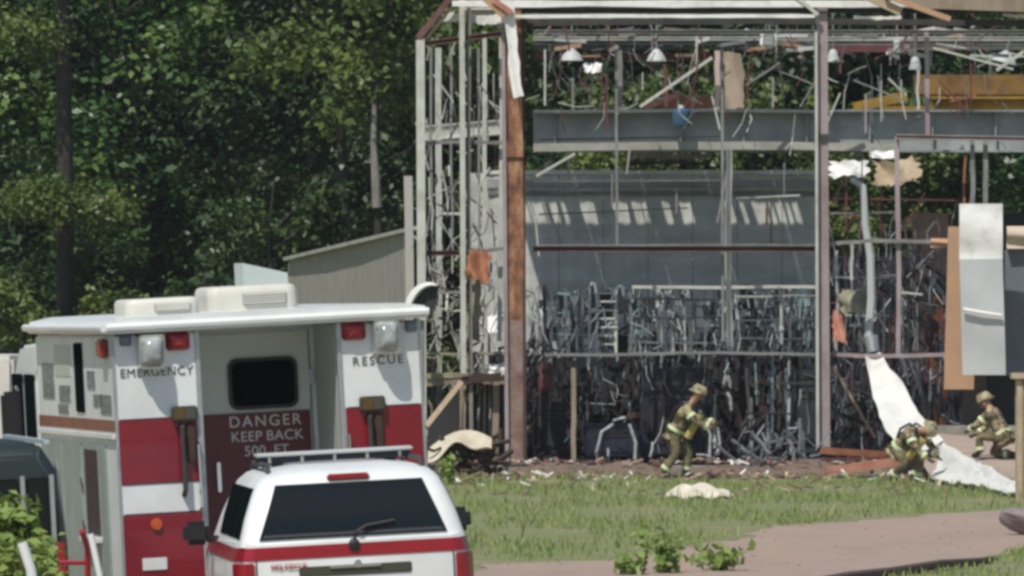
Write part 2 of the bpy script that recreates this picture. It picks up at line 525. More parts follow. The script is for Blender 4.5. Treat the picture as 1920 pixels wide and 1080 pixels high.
def make_tree(name, label, h, base, spread, seed, nclump, per, leaf, lm, bm_, trunk_r, group=None, cat='tree', loc=(0, 0, 0), lean=0.3, cr=(0.3, 0.75)):
    rs = np.random.RandomState(seed)
    rg = random.Random(seed)
    t = thing(name, label, cat, loc, group=group)
    top = Vector((rg.uniform(-lean, lean), rg.uniform(-lean, lean), h * 0.93))
    pts = [top * k + Vector((rg.uniform(-.12, .12), rg.uniform(-.12, .12), 0)) * (k > 0) for k in (0, .2, .4, .6, .8, 1)]
    pts[0] = Vector((0, 0, -0.15))
    tb = MB()
    tb.tube(pts, trunk_r * 1.15, 9, trunk_r * 0.25)
    clumps = []
    nl = max(5, nclump // 6)
    for k in range(nl):
        f = base / h + (0.97 - base / h) * ((k + rg.random()) / nl)
        p0 = top * (f * 0.93)
        a = rg.uniform(0, 6.283)
        ln = spread * (0.55 + 0.6 * math.sin(math.pi * min(1, max(0.05, (f - base / h) / (1 - base / h)) * .85 + .12))) * rg.uniform(.7, 1.1)
        p2 = p0 + Vector((math.cos(a) * ln, math.sin(a) * ln, ln * rg.uniform(-.05, .45)))
        p1 = (p0 + p2) / 2 + Vector((0, 0, ln * .1))
        tb.tube([p0, p1, p2], trunk_r * 0.32, 5, trunk_r * 0.08)
        for q in range(6):
            s = rg.uniform(.3, 1.12)
            c = p0.lerp(p2, s) + Vector((rg.uniform(-1, 1), rg.uniform(-1, 1), rg.uniform(-.8, .8))) * spread * .3
            clumps.append((tuple(c), rg.uniform(*cr) * spread / 2.4))
    C, U, V = leaf_cloud(rs, clumps, per, leaf)
    tb.build('trunk', bm_, t, local=True, smooth_=True)
    quads_mesh('crown', C, U, V, lm, t, fold=0.25)
    return t

GF = 'trees of the dense wood behind the wrecked building'
LF = 'tall dark green broadleaf tree in the dense wood behind the wrecked building'
LU = 'leafy sapling of the undergrowth at the foot of the dense wood'
GU = 'saplings at the edge of the wood'
protos = [make_tree('broadleaf_tree', LF, 17 + k, 3.0, 3.6, 40 + k, 132, 170, 0.165, (M_leaf, M_leaf2, M_leaf2)[k], M_bark, 0.1, GF) for k in range(3)]
ups = [make_tree('sapling', LU, 5.5 + k, 0.5, 1.7, 70 + k, 66, 300, 0.135, (M_leaf, M_leaf2, M_leaf)[k], M_bark, 0.07, GU) for k in range(3)]
spots = []
rg = random.Random(5)
for row, (Y, x0, x1, st) in enumerate([(197, -19, 19, 3.5), (203, -20, 20, 3.7), (211, -22, 22, 4.0)]):
    x = x0
    while x < x1:
        spots.append((x + rg.uniform(-.9, .9), Y + rg.uniform(-1.5, 1.5)))
        x += st
for i, (x, y) in enumerate(spots):
    k = i % 3
    s = rg.uniform(.85, 1.12)
    if i < 3:
        protos[k].location = (x, y, 0); protos[k].rotation_euler = (0, 0, rg.uniform(0, 6.28)); protos[k].scale = (s, s, s)
    else:
        dup(protos[k], (x, y, 0), (0, 0, rg.uniform(0, 6.28)), (s, s, s))
us = []
x = -14.0
while x < 15:
    us.append((x + rg.uniform(-.5, .5), 189 + rg.uniform(-1.5, 2.5)))
    x += 1.9
for i, (x, y) in enumerate(us):
    k = i % 3
    s = rg.uniform(.6, 1.1)
    if i < 3:
        ups[k].location = (x, y, 0); ups[k].scale = (s, s, s)
    else:
        dup(ups[k], (x, y, 0), (0, 0, rg.uniform(0, 6.28)), (s, s, s))

# far wood on the rise: one mass of leaves
rs = np.random.RandomState(9)
n = 52000
C = np.empty((n, 3)); C[:, 0] = rs.uniform(-42, 42, n); C[:, 1] = rs.uniform(219, 232, n)
C[:, 2] = rs.uniform(0, 21, n) + (C[:, 1] - 219) * .25
nr = rs.normal(size=(n, 3)) * .6 + np.array([0, -.5, .7]); nr /= np.linalg.norm(nr, axis=1, keepdims=True)
U = np.cross(nr, rs.normal(size=(n, 3))); U /= np.linalg.norm(U, axis=1, keepdims=True)
V = np.cross(nr, U)
o = quads_mesh('distant_woods', C, U * .24, V * .38, M_leaf2, fold=.2)
stuff(o); o['label'] = 'far dark wood filling every gap between the trees'

# trees that differ from the rest
def trunk_tree(name, label, xpx, Y, r, h, bark, boughs, leafm, seed, leaf=.11):
    rs = np.random.RandomState(seed); rg2 = random.Random(seed)
    t = thing(name, label, 'tree', (W(xpx, 600, Y).x, Y, 0))
    tb = MB().tube([(0, 0, -.15), (.03, 0, h * .3), (-.04, 0, h * .65), (.02, .05, h)], r * 1.15, 10, r * .6)
    cl = []
    for (dx, z, ln, rad) in boughs:
        tb.tube([(0, 0, z - .2), (dx * .6, -.6, z + .05), (dx, -1.0, z)], .07, 5, .02)
        for q in range(int(ln)):
            cl.append(((dx * rg2.uniform(.25, 1.25), -1.0 + rg2.uniform(-.6, .6), z + rg2.uniform(-.25, .25)), rad * rg2.uniform(.7, 1.1)))
    tb.build('trunk', bark, t, local=True, smooth_=True)
    if cl:
        C, U, V = leaf_cloud(rs, cl, 420, leaf, .5)
        quads_mesh('crown', C, U, V, leafm, t, fold=.2)
    return t
trunk_tree('pine_tree', 'thick dark straight trunk with one drooping olive bough across it, leftmost in the wood', 120, 187.5, .2, 17, M_bark,
           [(-.9, 5.6, 9, .55), (1.0, 5.35, 9, .5), (-1.1, 9.1, 7, .6), (-.2, 5.5, 5, .45), (.6, 12, 8, .8), (-.8, 13, 8, .9)], M_leaf3, 31)
sn = trunk_tree('dead_snag', 'bleached leafless dead trunk at the wood edge just left of the building', 704, 186, .05, 3.0, M_palebark, [], None, 33)
sn.location.z = 0
for ch in kids(sn):
    bpy.data.objects.remove(ch)
MB().tube([(0.05, 0, -.1), (.02, 0, 3), (.06, 0, 5.2), (-.02, .02, 6.0), (.0, 0, 7.4), (.06, 0, 9.0)], .07, 8, .1).build('trunk', M_bark, sn, local=True, smooth_=True)
MB().tube([(.03, -.12, 5.35), (.0, -.13, 6.1), (-.04, -.13, 6.7), (-.02, -.12, 7.6)], .115, 8, .05).build('bare_wood', M_palebark, sn, local=True, smooth_=True)
# bushes low at the edge of the wood, most in the sun-brightened leaf colour
for (xp, yp, hh, sp, lm, lab) in [(40, 470, 2.2, 1.3, M_leaf3, 'yellow green bush with painted sunlight at the left end of the wood edge'),
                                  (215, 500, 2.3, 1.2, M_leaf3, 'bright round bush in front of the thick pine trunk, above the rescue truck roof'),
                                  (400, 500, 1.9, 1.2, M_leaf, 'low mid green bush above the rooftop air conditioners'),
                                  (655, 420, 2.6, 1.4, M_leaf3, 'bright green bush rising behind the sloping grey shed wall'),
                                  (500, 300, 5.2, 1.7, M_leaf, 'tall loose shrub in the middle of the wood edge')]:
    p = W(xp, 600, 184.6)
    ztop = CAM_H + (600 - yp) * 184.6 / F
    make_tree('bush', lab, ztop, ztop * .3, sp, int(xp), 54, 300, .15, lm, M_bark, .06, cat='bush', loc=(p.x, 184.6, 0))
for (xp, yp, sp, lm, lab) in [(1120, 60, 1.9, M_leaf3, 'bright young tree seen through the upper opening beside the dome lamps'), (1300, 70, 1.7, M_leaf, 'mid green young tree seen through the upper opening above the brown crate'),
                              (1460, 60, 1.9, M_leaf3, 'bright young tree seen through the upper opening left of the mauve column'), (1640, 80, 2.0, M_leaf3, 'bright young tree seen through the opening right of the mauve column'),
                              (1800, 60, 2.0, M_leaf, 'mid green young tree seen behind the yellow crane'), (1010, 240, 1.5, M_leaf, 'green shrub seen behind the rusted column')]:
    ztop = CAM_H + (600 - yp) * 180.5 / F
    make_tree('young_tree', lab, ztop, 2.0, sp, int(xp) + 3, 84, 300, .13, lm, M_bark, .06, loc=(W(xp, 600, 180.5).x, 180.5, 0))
# bright bough of a nearer tree hanging into the top of the view
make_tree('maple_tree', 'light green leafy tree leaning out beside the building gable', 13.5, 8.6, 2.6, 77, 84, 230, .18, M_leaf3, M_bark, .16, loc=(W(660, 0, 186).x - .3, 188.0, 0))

# pebbles and crumbs on the drive and along its edges
rs4 = random.Random(44)
for (m_, n_, lab_, s_) in ((M_asphalt, 240, 'brown pebbles scattered over the drive', 1.0),):
    mb = MB()
    for k in range(n_):
        v_ = rs4.uniform(.12, .85)
        u_ = rs4.choice((rs4.gauss(0, .05), rs4.gauss(1, .05), rs4.uniform(0, 1))) if m_ is M_asphalt else rs4.choice((rs4.gauss(0, .03), rs4.gauss(1, .03)))
        x_, y_ = road_pt(min(.98, max(.02, u_)), v_) if 0 < u_ < 1 else road_pt(u_, v_)
        r_ = rs4.uniform(.008, .024) * s_
        mb.lathe([(r_ * .8, -.01), (r_, r_ * .4), (r_ * .5, r_ * .9)], 5, Matrix.Translation((x_, y_, ground_z(x_, y_) + .01)) @ Euler((0, 0, rs4.uniform(0, 6))).to_matrix().to_4x4())
    o = mb.build('pebbles', m_)
    stuff(o); o['label'] = lab_
# ------------------------------------------------------------------ grass and weeds
M_grass = mat('long_grass', (0.17, 0.24, 0.065), 0.7, color2=(0.4, 0.4, 0.17), color3=(0.25, 0.32, 0.095), scale=0.55, transl=0.3)
def on_road(x, y):
    if y < 86:
        return x < 2.6
    for t in range(len(LEFT) - 1):
        if LEFT[t][1] <= y <= LEFT[t + 1][1]:
            f = (y - LEFT[t][1]) / (LEFT[t + 1][1] - LEFT[t][1])
            l = LEFT[t][0] * (1 - f) + LEFT[t + 1][0] * f
            if x < l:
                return False
    for t in range(len(RIGHT) - 1):
        if RIGHT[t][1] <= y <= RIGHT[t + 1][1]:
            f = (y - RIGHT[t][1]) / (RIGHT[t + 1][1] - RIGHT[t][1])
            r = RIGHT[t][0] * (1 - f) + RIGHT[t + 1][0] * f
            return x < r
    return y < 150
rs = np.random.RandomState(3)
def grass_patch(n, x0, x1, y0, y1, hmin, hmax, wd):
    X = rs.uniform(x0, x1, n); Yv = rs.uniform(y0, y1, n)
    keep = np.array([not on_road(a, b) for a, b in zip(X, Yv)])
    dens = np.sin(X * 1.9 + Yv * .31) + np.sin(X * .7 - Yv * .53 + 2) + rs.uniform(-1.4, 1.6, n)
    keep &= dens > 0.05
    keep &= ~((Yv > 152) & (X > 2.6) & (rs.random(n) < .6))
    X, Yv = X[keep], Yv[keep]
    m = len(X)
    hh = rs.uniform(hmin, hmax, m)[:, None]
    ln = rs.normal(size=(m, 2)) * .28
    V = np.concatenate([ln * hh, hh], 1) * .5
    a = rs.uniform(0, 3.14, m)
    U = np.stack([np.cos(a), np.sin(a) * .6, np.zeros(m)], 1) * wd * rs.uniform(.6, 1.3, (m, 1))
    C = np.stack([X, Yv, np.zeros(m)], 1) + V * .96
    return C, U, V
parts = [grass_patch(42000, -4, 14, 102, 157.5, .03, .13, .013), grass_patch(9000, -4, 14, 104, 157, .1, .26, .012), grass_patch(15000, 3.4, 9, 95, 122, .04, .12, .012), grass_patch(10000, -14, -3, 120, 158, .1, .35, .02)]
C = np.concatenate([p[0] for p in parts]); U = np.concatenate([p[1] for p in parts]); V = np.concatenate([p[2] for p in parts])
o = quads_mesh('grass', C, U, V, M_grass)
stuff(o); o['label'] = 'long uneven grass between the drive and the wrecked building'

def weed(label, xpx, ypx_top, Y, spread, seed, nst=7, leaf=.11, m=None):
    rg2 = random.Random(seed); rs2 = np.random.RandomState(seed)
    p = W(xpx, 600, Y)
    zt = CAM_H + (600 - ypx_top) * Y / F
    gz = ground_z(p.x, Y)
    t = thing('weed_plant', label, 'plant', (p.x, Y, gz))
    h = zt - gz
    sb = MB(); cl = []
    for k in range(nst):
        a = rg2.uniform(0, 6.28); s = spread * rg2.uniform(.2, 1)
        hh = h * rg2.uniform(.6, 1)
        e = Vector((math.cos(a) * s, math.sin(a) * s, hh))
        sb.tube([(0, 0, -.02), (e.x * .35, e.y * .35, hh * .55), e], .008, 5, .004)
        for q in range(6):
            f = .3 + .7 * q / 5
            cl.append(((e.x * f * f, e.y * f * f, hh * f), .07 + .04 * rg2.random()))
    sb.build('stem', M_weed, t, local=True)
    C, U, V = leaf_cloud(rs2, cl, 230, leaf, .8)
    quads_mesh('foliage', C, U, V, m or M_weed, t, fold=.2)
    return t
weed('tall leafy weed growing from the near edge of the drive', 1255, 1004, 97.5, .42, 3, 9)
weed('spreading leafy weed with bending blades, rightmost at the drive edge', 1350, 1024, 98.5, .7, 4, 11)
weed('small low weed left of the tall weed at the drive edge', 1185, 1044, 97, .3, 5, 6)
weed('pale sprouting weed under the torn cream canopy scrap', 842, 855, 150, .2, 6, 8, .09)
# the shrub in the near left corner
t = make_tree('garden_shrub', 'light green feathery shrub in the near left corner', 2.04, 1.0, .5, 91, 44, 1300, .08, M_weed, M_bark, .03, cat='shrub', loc=(W(62, 0, 58.0).x, 58.0, ground_z(-3.3, 58)), lean=.05, cr=(.35, .8))
# ------------------------------------------------------------------ vehicles
def text_part(txt, size, M, material, parent, extrude=0.003, bold=0.0, name='lettering', spacing=1.0):
    cu = bpy.data.curves.new(name, 'FONT')
    cu.body = txt
    cu.size = size
    cu.extrude = extrude
    cu.align_x = 'CENTER'
    cu.space_character = spacing
    tmp = bpy.data.objects.new(name, cu)
    COL.objects.link(tmp)
    bpy.context.view_layer.update()
    me = bpy.data.meshes.new_from_object(tmp.evaluated_get(bpy.context.evaluated_depsgraph_get()))
    bpy.data.objects.remove(tmp)
    bpy.data.curves.remove(cu)
    me.transform(M)
    me.materials.clear()
    me.materials.append(material)
    o = bpy.data.objects.new(name, me)
    COL.objects.link(o)
    o.parent = parent
    return o
REAR = lambda x, y, z: Matrix(((1, 0, 0, x), (0, 0, -1, y), (0, 1, 0, z), (0, 0, 0, 1)))     # text upright, facing -Y

def wheel(parent, x, y, r, wd):
    s = 1 if x > 0 else -1
    w = MB()
    w.lathe([(r * .6, -wd / 2), (r * .93, -wd / 2), (r, -wd * .3), (r, wd * .3), (r * .93, wd / 2), (r * .6, wd / 2)], 28, Matrix.Translation((x, y, r)), axis='x')
    t = w.build('wheel', mat('tyre_rubber', (.02, .02, .02), .85), parent, local=True, smooth_=True)
    MB().lathe([(r * .1, s * (wd / 2 + .012)), (r * .35, s * (wd / 2 + .008)), (r * .58, s * (wd / 2 - .03)), (r * .6, s * (wd / 2 - .06))], 20, Matrix.Translation((x, y, r)), axis='x').build('rim', M_alu, t, local=True, smooth_=True)

def place(xpx, Y):
    p = W(xpx, 600, Y)
    return (p.x, p.y, ground_z(p.x, p.y))

# ---- rescue truck
RT = thing('rescue_truck', 'white and red box rescue truck with rear doorway and two rooftop air conditioners', 'rescue truck',
           (-1.85, 69.24, 0.0), (0, R(-3), R(YAW)))
def P_(name, mb, m, bev=0.0, parent=None, **k):
    return mb.build(name, m, parent or RT, local=True, bevel=bev, **k)
HW, H0 = 1.265, 2.95
RL, RR = -.565, .585          # the recessed doorway
DEP = 1.1
body = MB()
zb = .55
for (a, b) in ((-HW, RL), (RR, HW)):
    body.box(a, b, 0, DEP, zb, 2.84)
body.box(-HW, HW, DEP + .003, 4.55, zb, 2.84)
body.box(RL + .002, RR - .002, 0.02, DEP, zb - .04, zb + .02)
P_('body', body, M_white, .018)
P_('chassis', MB().box(-.9, .9, .2, 6.6, .38, .545).box(-1.1, 1.1, -.18, .0, .44, .53), M_black)
roof = MB()
prof = lambda y: [(-HW - .05, y, 2.855), (HW + .05, y, 2.855), (HW + .07, y, 2.9), (HW + .03, y, 2.955), (HW - .15, y, 2.985), (-HW + .15, y, 2.985), (-HW - .03, y, 2.955), (-HW - .07, y, 2.9)]
roof.loft([prof(-.11), prof(-.09)[:], prof(4.6)])
P_('roof', roof, M_white, smooth_=True)
P_('roof_edge_trim', MB().tube([(-HW - .06, -.115, 2.905), (HW + .06, -.115, 2.905)], .035, 8).tube([(-HW - .075, -.1, 2.905), (-HW - .075, 4.62, 2.905)], .032, 8), M_white, smooth_=True)
# red bands: thin panels proud of the paint
def band(x0, x1, z0, z1, y=-.004, m=M_truckred, name='red_band'):
    return P_(name, MB().box(x0, x1, y, y + .02, z0, z1), m)
for (a, b) in ((-HW + .004, RL - .035), (RR + .035, HW - .004)):
    band(a, b, 1.63, 2.155)
    band(a, b, .62, 1.385)
P_('red_band', MB().box(-HW - .004, -HW + .012, .02, 4.54, 2.06, 2.155), M_truckred)
P_('body_ledge', MB().box(-HW - .03, -HW - .002, .03, 4.5, 2.0, 2.045), M_white, .006)
P_('corner_post', MB().box(RL - .03, RL + .012, -.012, .06, zb, 2.85), M_alu, .008)
P_('corner_post', MB().box(RR - .012, RR + .03, -.012, .06, zb, 2.85), M_alu, .008)
P_('corner_trim', MB().box(-HW - .006, -HW + .018, -.008, .02, zb, 2.85), M_alu, .004)
P_('corner_trim', MB().box(HW - .018, HW + .006, -.008, .02, zb, 2.85), M_alu, .004)
P_('shaded_inner_wall', MB().box(RR - .014, RR - .002, .08, DEP - .01, zb + .05, 2.84), mat('shade_toned_white', (.42, .45, .4), .6))  # white side wall coloured grey-green to carry the recess shade
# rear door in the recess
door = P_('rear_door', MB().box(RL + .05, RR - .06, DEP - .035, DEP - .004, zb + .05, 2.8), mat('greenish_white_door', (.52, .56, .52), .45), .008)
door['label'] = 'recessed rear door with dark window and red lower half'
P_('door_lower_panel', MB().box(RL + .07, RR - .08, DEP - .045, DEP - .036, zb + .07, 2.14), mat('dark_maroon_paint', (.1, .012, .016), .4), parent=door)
fr = MB()
def rr_loop(x0, x1, z0, z1, r, y, n=5):
    out = []
    for (cx, cz, a0) in ((x1 - r, z1 - r, 0), (x0 + r, z1 - r, 90), (x0 + r, z0 + r, 180), (x1 - r, z0 + r, 270)):
        for k in range(n + 1):
            a = R(a0 + 90 * k / n)
            out.append(Vector((cx + r * math.cos(a), y, cz + r * math.sin(a))))
    return out
P_('window_gasket', MB().loft([rr_loop(-.165, .415, 2.165, 2.59, .08, DEP - .034), rr_loop(-.165, .415, 2.165, 2.59, .08, DEP - .062)]), M_black, parent=door)
P_('window_pane', MB().loft([rr_loop(-.135, .385, 2.195, 2.56, .06, DEP - .06), rr_loop(-.135, .385, 2.195, 2.56, .06, DEP - .066)]), M_tint, parent=door)
P_('door_handle', MB().box(-.3, -.27, DEP - .1, DEP - .036, 1.5, 1.75), M_chrome, .008, parent=door)
for (s, x_, z, sz, sp_) in (('DANGER', .125, 2.025, .13, 1.25), ('KEEP', -.035, 1.905, .118, 1.04), ('BACK', .285, 1.905, .118, 1.04), ('500', .03, 1.785, .118, 1.04), ('FT', .25, 1.785, .118, 1.04)):
    text_part(s, sz, REAR(x_, DEP - .046, z), M_wletter, door, spacing=sp_)
# rear lamps
def half_lamp(name, x, z, w, h, d, m, lens=None):
    mb = MB()
    loops = []
    for k in range(7):
        a = math.pi / 2 * k / 6
        s = math.cos(a) * .92 + .08
        yy = -d * math.sin(a)
        loops.append(rr_loop(x - w / 2 * s, x + w / 2 * s, z - h / 2 * s, z + h / 2 * s, min(w, h) * .22 * s, yy))
    mb.loft(loops)
    return P_(name, mb, m, smooth_=True)
def scene_light(x, z, w, h):
    l = P_('scene_light', MB().loft([rr_loop(x - w / 2 - .02, x + w / 2 + .02, z - h / 2 - .02, z + h / 2 + .02, .03, 0), rr_loop(x - w / 2 - .01, x + w / 2 + .01, z - h / 2 - .01, z + h / 2 + .01, .03, -.11)]), M_chrome, smooth_=True)
    mb = MB()
    loops = []
    for k in range(6):
        a = math.pi / 2 * k / 5
        s = math.cos(a) * .85 + .15
        loops.append(rr_loop(x - w / 2 * s, x + w / 2 * s, z - h / 2 * s, z + h / 2 * s, .05 * s, -.11 - .13 * math.sin(a)))
    mb.loft(loops)
    P_('lamp_lens', mb, M_lens, parent=l, smooth_=True)
SC = 231.9
def uz(x, y):
    """photo pixel on the truck's rear face -> local x, z"""
    u = (x - 218) / 228.0
    return (-HW + u, H0 - (y + 12.1 * u - 605) / SC)
for (x, y) in ((288, 660), (728, 632)):
    a, b = uz(x, y)
    scene_light(a, b, .19, .26)
for (x, y) in ((340, 640), (670, 621)):
    a, b = uz(x, y)
    half_lamp('red_warning_light', a, b, .2, .155, .09, M_redlens)
for (x, y) in ((243, 638), (778, 612)):
    a, b = uz(x, y)
    half_lamp('marker_light', a, b, .1, .1, .06, mat('smoky_lens', (.15, .18, .22), .2))
for (x, y) in ((345, 776), (697, 758)):
    a, b = uz(x, y)
    q = P_('tail_lamp', MB().box(a - .105, a + .105, -.07, .0, b - .06, b + .06), M_olive, .012)
    P_('lamp_lens', MB().box(a - .085, a - .002, -.078, -.071, b - .045, b + .045), mat('amber_lens', (.1, .06, .015), .25), parent=q)
    P_('lamp_lens', MB().box(a + .002, a + .085, -.078, -.071, b - .045, b + .045), mat('dim_lens', (.07, .07, .05), .25), parent=q)
    P_('grab_rail', MB().tube([(a - .03, -.0, b - .09), (a - .03, -.08, b - .11), (a - .03, -.08, b - .62), (a - .03, 0, b - .66)], .022, 8), M_darksteel, smooth_=True)
    P_('lamp_shadow_bar', MB().box(a + .01, a + .08, -.05, -.006, b - .4, b - .075), M_sootbrown, .01)  # dark bar put in for the shadow band below the lamp
a, b = uz(298, 697)
text_part('EMERGENCY', .1, REAR(a, -.004, b - .035), M_letter, RT, bold=.003, spacing=1.08)
a, b = uz(713, 676)
text_part('RESCUE', .1, REAR(a, -.004, b - .035), M_letter, RT, bold=.003, spacing=1.3)
P_('number_plate', MB().box(-1.11, -.91, -.016, -.006, .93, 1.03), M_white, .004)
P_('reflector', MB().lathe([(.05, -.02), (.045, -.03), (.0, -.032)], 12, Matrix.Translation((-.98, 0, 1.3)), axis='y'), mat('orange_reflector', (.5, .09, .02), .3))
P_('rear_step', MB().box(-1.2, 1.2, -.35, -.19, .5, .56), M_alu, .01)
# seams, hinges, latches and rivets of the rear
M_seam = mat('dark_seam', (.03, .03, .03), .8)
for (a_, b_) in ((-HW + .03, RL - .05), (RR + .05, HW - .03)):
    for z_ in (2.158, 1.632, 1.39):
        P_('panel_seam', MB().box(a_, b_, -.0062, -.003, z_ - .004, z_ + .004), M_seam)
for z_ in (.9, 1.6, 2.35):
    P_('door_hinge', MB().box(RR - .075, RR - .03, DEP - .06, DEP - .034, z_, z_ + .12), M_alu, .006, parent=door)
P_('door_edge', MB().box(RR - .066, RR - .06, DEP - .039, DEP - .034, zb + .05, 2.8), M_seam, parent=door)
P_('kick_plate', MB().box(RL + .08, RR - .09, DEP - .052, DEP - .046, zb + .08, zb + .3), M_alu, parent=door)
for s_ in (-1, 1):
    P_('grab_handle', MB().tube([(s_ * .0 + (RL if s_ < 0 else RR) + s_ * .045, -.01, 1.95), ((RL if s_ < 0 else RR) + s_ * .045, -.07, 1.93), ((RL if s_ < 0 else RR) + s_ * .045, -.07, 1.42), ((RL if s_ < 0 else RR) + s_ * .045, -.01, 1.4)], .014, 6), M_chrome, smooth_=True)
for z_ in (1.55, 1.9):
    P_('door_latch', MB().box(sx_l - .035 if False else -HW - .035, -HW - .02, 2.0, 2.04, z_ - .3, z_ - .24), M_chrome, .004)
# rooftop air conditioners
def ac(x0, x1, y0, y1, h, zt=2.985):
    mb = MB()
    loops = []
    for (s, z) in ((1.0, 0), (1.0, .6), (.985, .82), (.95, .95), (.86, 1.0)):
        cx, cy = (x0 + x1) / 2, (y0 + y1) / 2
        lp = []
        for q in rr_loop(x0, x1, y0, y1, .1, 0):
            lp.append(Vector((cx + (q.x - cx) * s, cy + (q.z - cy) * s, zt + h * z)))
        loops.append(lp)
    mb.loft(loops)
    a = P_('air_conditioner', mb, M_cream, smooth_=True)
    w = x1 - x0
    P_('vent_grille', MB().box(x0 + w * .38, x1 - w * .13, y0 - .012, y0 + .01, zt + h * .2, zt + h * .68), M_grille, .006, parent=a)
    for k in range(4):
        z = zt + h * (.26 + .11 * k)
        P_('louvre', MB().box(x0 + w * .4, x1 - w * .15, y0 - .026, y0 - .013, z, z + .012), M_cream, parent=a)
ac(-.99, -.37, 1.0, 1.75, .135)
ac(-.26, .5, 1.3, 2.1, .2)
hv = P_('roof_vent_hatch', MB().box(.2, .56, 2.5, 2.95, 2.985, 3.09), M_cream, .02)
lid = MB().beam((.38, 2.5, 3.1), (.38, 2.85, 3.43), .36, .02, up=(0, 0, 1))
lid = MB().loft([[Vector((x_, y_, z_)) for (x_, z_) in ((.24, 3.095), (.24, 3.37), (.62, 3.27), (.62, 3.095))] for y_ in (2.5, 2.95)])
P_('hatch_lid', lid, mat('translucent_hatch', (.5, .56, .53), .4), parent=hv)
# left side: windows, compartments, placards
sx = -HW
P_('side_window', MB().box(sx - .012, sx + .01, 1.72, 2.2, 2.2, 2.78), M_tint, .01)
P_('side_warning_light', MB().box(sx - .07, sx, .22, .5, 2.66, 2.82), M_redlens, .02)
for (y0, y1, z0, z1) in ((2.55, 3.2, 2.28, 2.42), (2.7, 3.3, 2.18, 2.26), (1.1, 1.5, 2.4, 2.55), (.2, .8, 2.2, 2.36), (.7, 1.2, 2.26, 2.36), (3.5, 4.2, 2.3, 2.6)):
    P_('side_placard', MB().box(sx - .006, sx + .01, y0, y1, z0, z1), mat('dark_placard', (.09, .11, .115), .4, color2=(.3, .33, .33), scale=22, contrast=(.45, .6)))
P_('side_placard', MB().box(sx - .006, sx + .01, 2.45, 3.4, 2.5, 2.76), mat('pale_placard', (.5, .54, .5), .35))
cd = P_('compartment_door', MB().box(sx - .02, sx + .01, .62, 1.9, .8, 1.95), mat('tree_reflection_tint', (.28, .34, .3), .45, color2=(.22, .27, .24), scale=3), .006)  # tree reflections painted as grey-green over the white compartment doors
P_('open_compartment', MB().box(sx - .026, sx - .021, .98, 1.75, 1.2, 1.9), mat('dark_maroon_interior', (.03, .008, .012), .7), parent=cd)
P_('compartment_sill', MB().box(sx - .09, sx - .021, .9, 1.85, 1.14, 1.19), M_white, .008, parent=cd)
P_('door_jamb', MB().box(sx - .03, sx - .021, 1.76, 1.83, .9, 1.93), M_alu, parent=cd)
P_('door_jamb', MB().box(sx - .03, sx - .021, .9, .97, .9, 1.93), M_alu, parent=cd)
cd = P_('compartment_door', MB().box(sx - .02, sx + .01, 2.05, 3.1, .8, 1.95), MATS['tree_reflection_tint'], .006)
cd = P_('compartment_door', MB().box(sx - .02, sx + .01, 3.2, 4.4, .8, 1.95), MATS['tree_reflection_tint'], .006)
# cab
cab = MB()
def cabp(y, hw, z1):
    return [(-hw, y, .6), (hw, y, .6), (hw, y, z1 - .35), (hw * .93, y, z1), (-hw * .93, y, z1), (-hw, y, z1 - .35)]
cab.loft([cabp(4.62, 1.262, 2.78), cabp(6.2, 1.262, 2.74), cabp(6.7, 1.2, 1.62), cabp(7.1, .98, 1.5), cabp(7.3, .9, 1.3)])
cb = P_('cab', cab, M_white, .03)
P_('cab_window', MB().box(-1.277, -1.26, 4.75, 5.35, 1.95, 2.5), M_tint, .01, parent=cb)
P_('cab_window', MB().box(-1.277, -1.26, 5.5, 6.15, 1.95, 2.5), M_tint, .01, parent=cb)
P_('cab_fairing', MB().box(-.95, .95, 4.75, 5.6, 2.76, 2.9), M_white, .06)
mr = P_('mirror', MB().box(-1.44, -1.2, 5.6, 5.75, 1.8, 2.35), M_black, .03)
P_('mirror_arm', MB().tube([(-1.05, 5.7, 1.8), (-1.3, 5.7, 2.4)], .02, 6), M_chrome, parent=mr)
mr = P_('mirror', MB().box(1.2, 1.44, 5.6, 5.75, 1.8, 2.35), M_black, .03)
P_('mirror_arm', MB().tube([(1.05, 5.7, 1.8), (1.3, 5.7, 2.4)], .02, 6), M_chrome, parent=mr)
for (x, y) in ((-1.0, 1.5), (1.0, 1.5), (-.95, 6.0), (.95, 6.0)):
    wheel(RT, x, y, .44, .3)

# ---- sport utility vehicle in front of the rescue truck
sx0 = W(681, 600, 63.0).x
SV = thing('parked_suv', 'white sport utility vehicle with red belt stripe and roof light bar', 'suv', (sx0, 63.0, ground_z(sx0, 63.0)), (0, R(-3), R(5.5)))
SV.scale = (.95, 1, 1.02)
def S_(name, mb, m, bev=0.0, parent=None, **k):
    return mb.build(name, m, parent or SV, local=True, bevel=bev, **k)
def sec(y, hw, z0, zb_):
    h = [(hw * .9, z0), (hw * .985, z0 + .15), (hw, (z0 + zb_) / 2), (hw * .985, zb_ - .12), (hw * .945, zb_)]
    r_ = [(x, y, z) for x, z in h]
    l_ = [(-x, y, z) for x, z in h[::-1]]
    return [Vector(q) for q in r_ + l_]
lower = MB().loft([sec(.0, .80, .5, 1.27), sec(.05, .875, .46, 1.28), sec(.25, .93, .4, 1.29), sec(.6, .945, .36, 1.285), sec(3.0, .945, .36, 1.25), sec(3.5, .94, .38, 1.16), sec(4.4, .9, .42, 1.06), sec(4.7, .8, .5, .95)])
S_('body', lower, M_white, smooth_=True)
def plan(z, yr, yf, hw, r, n=5):
    out = []
    for (cx, cy, a0) in ((hw - r, yf - r, 0), (-hw + r, yf - r, 90), (-hw + r, yr + r, 180), (hw - r, yr + r, 270)):
        for k in range(n + 1):
            a = R(a0 + 90 * k / n)
            out.append(Vector((cx + r * math.cos(a), cy + r * math.sin(a), z)))
    return out
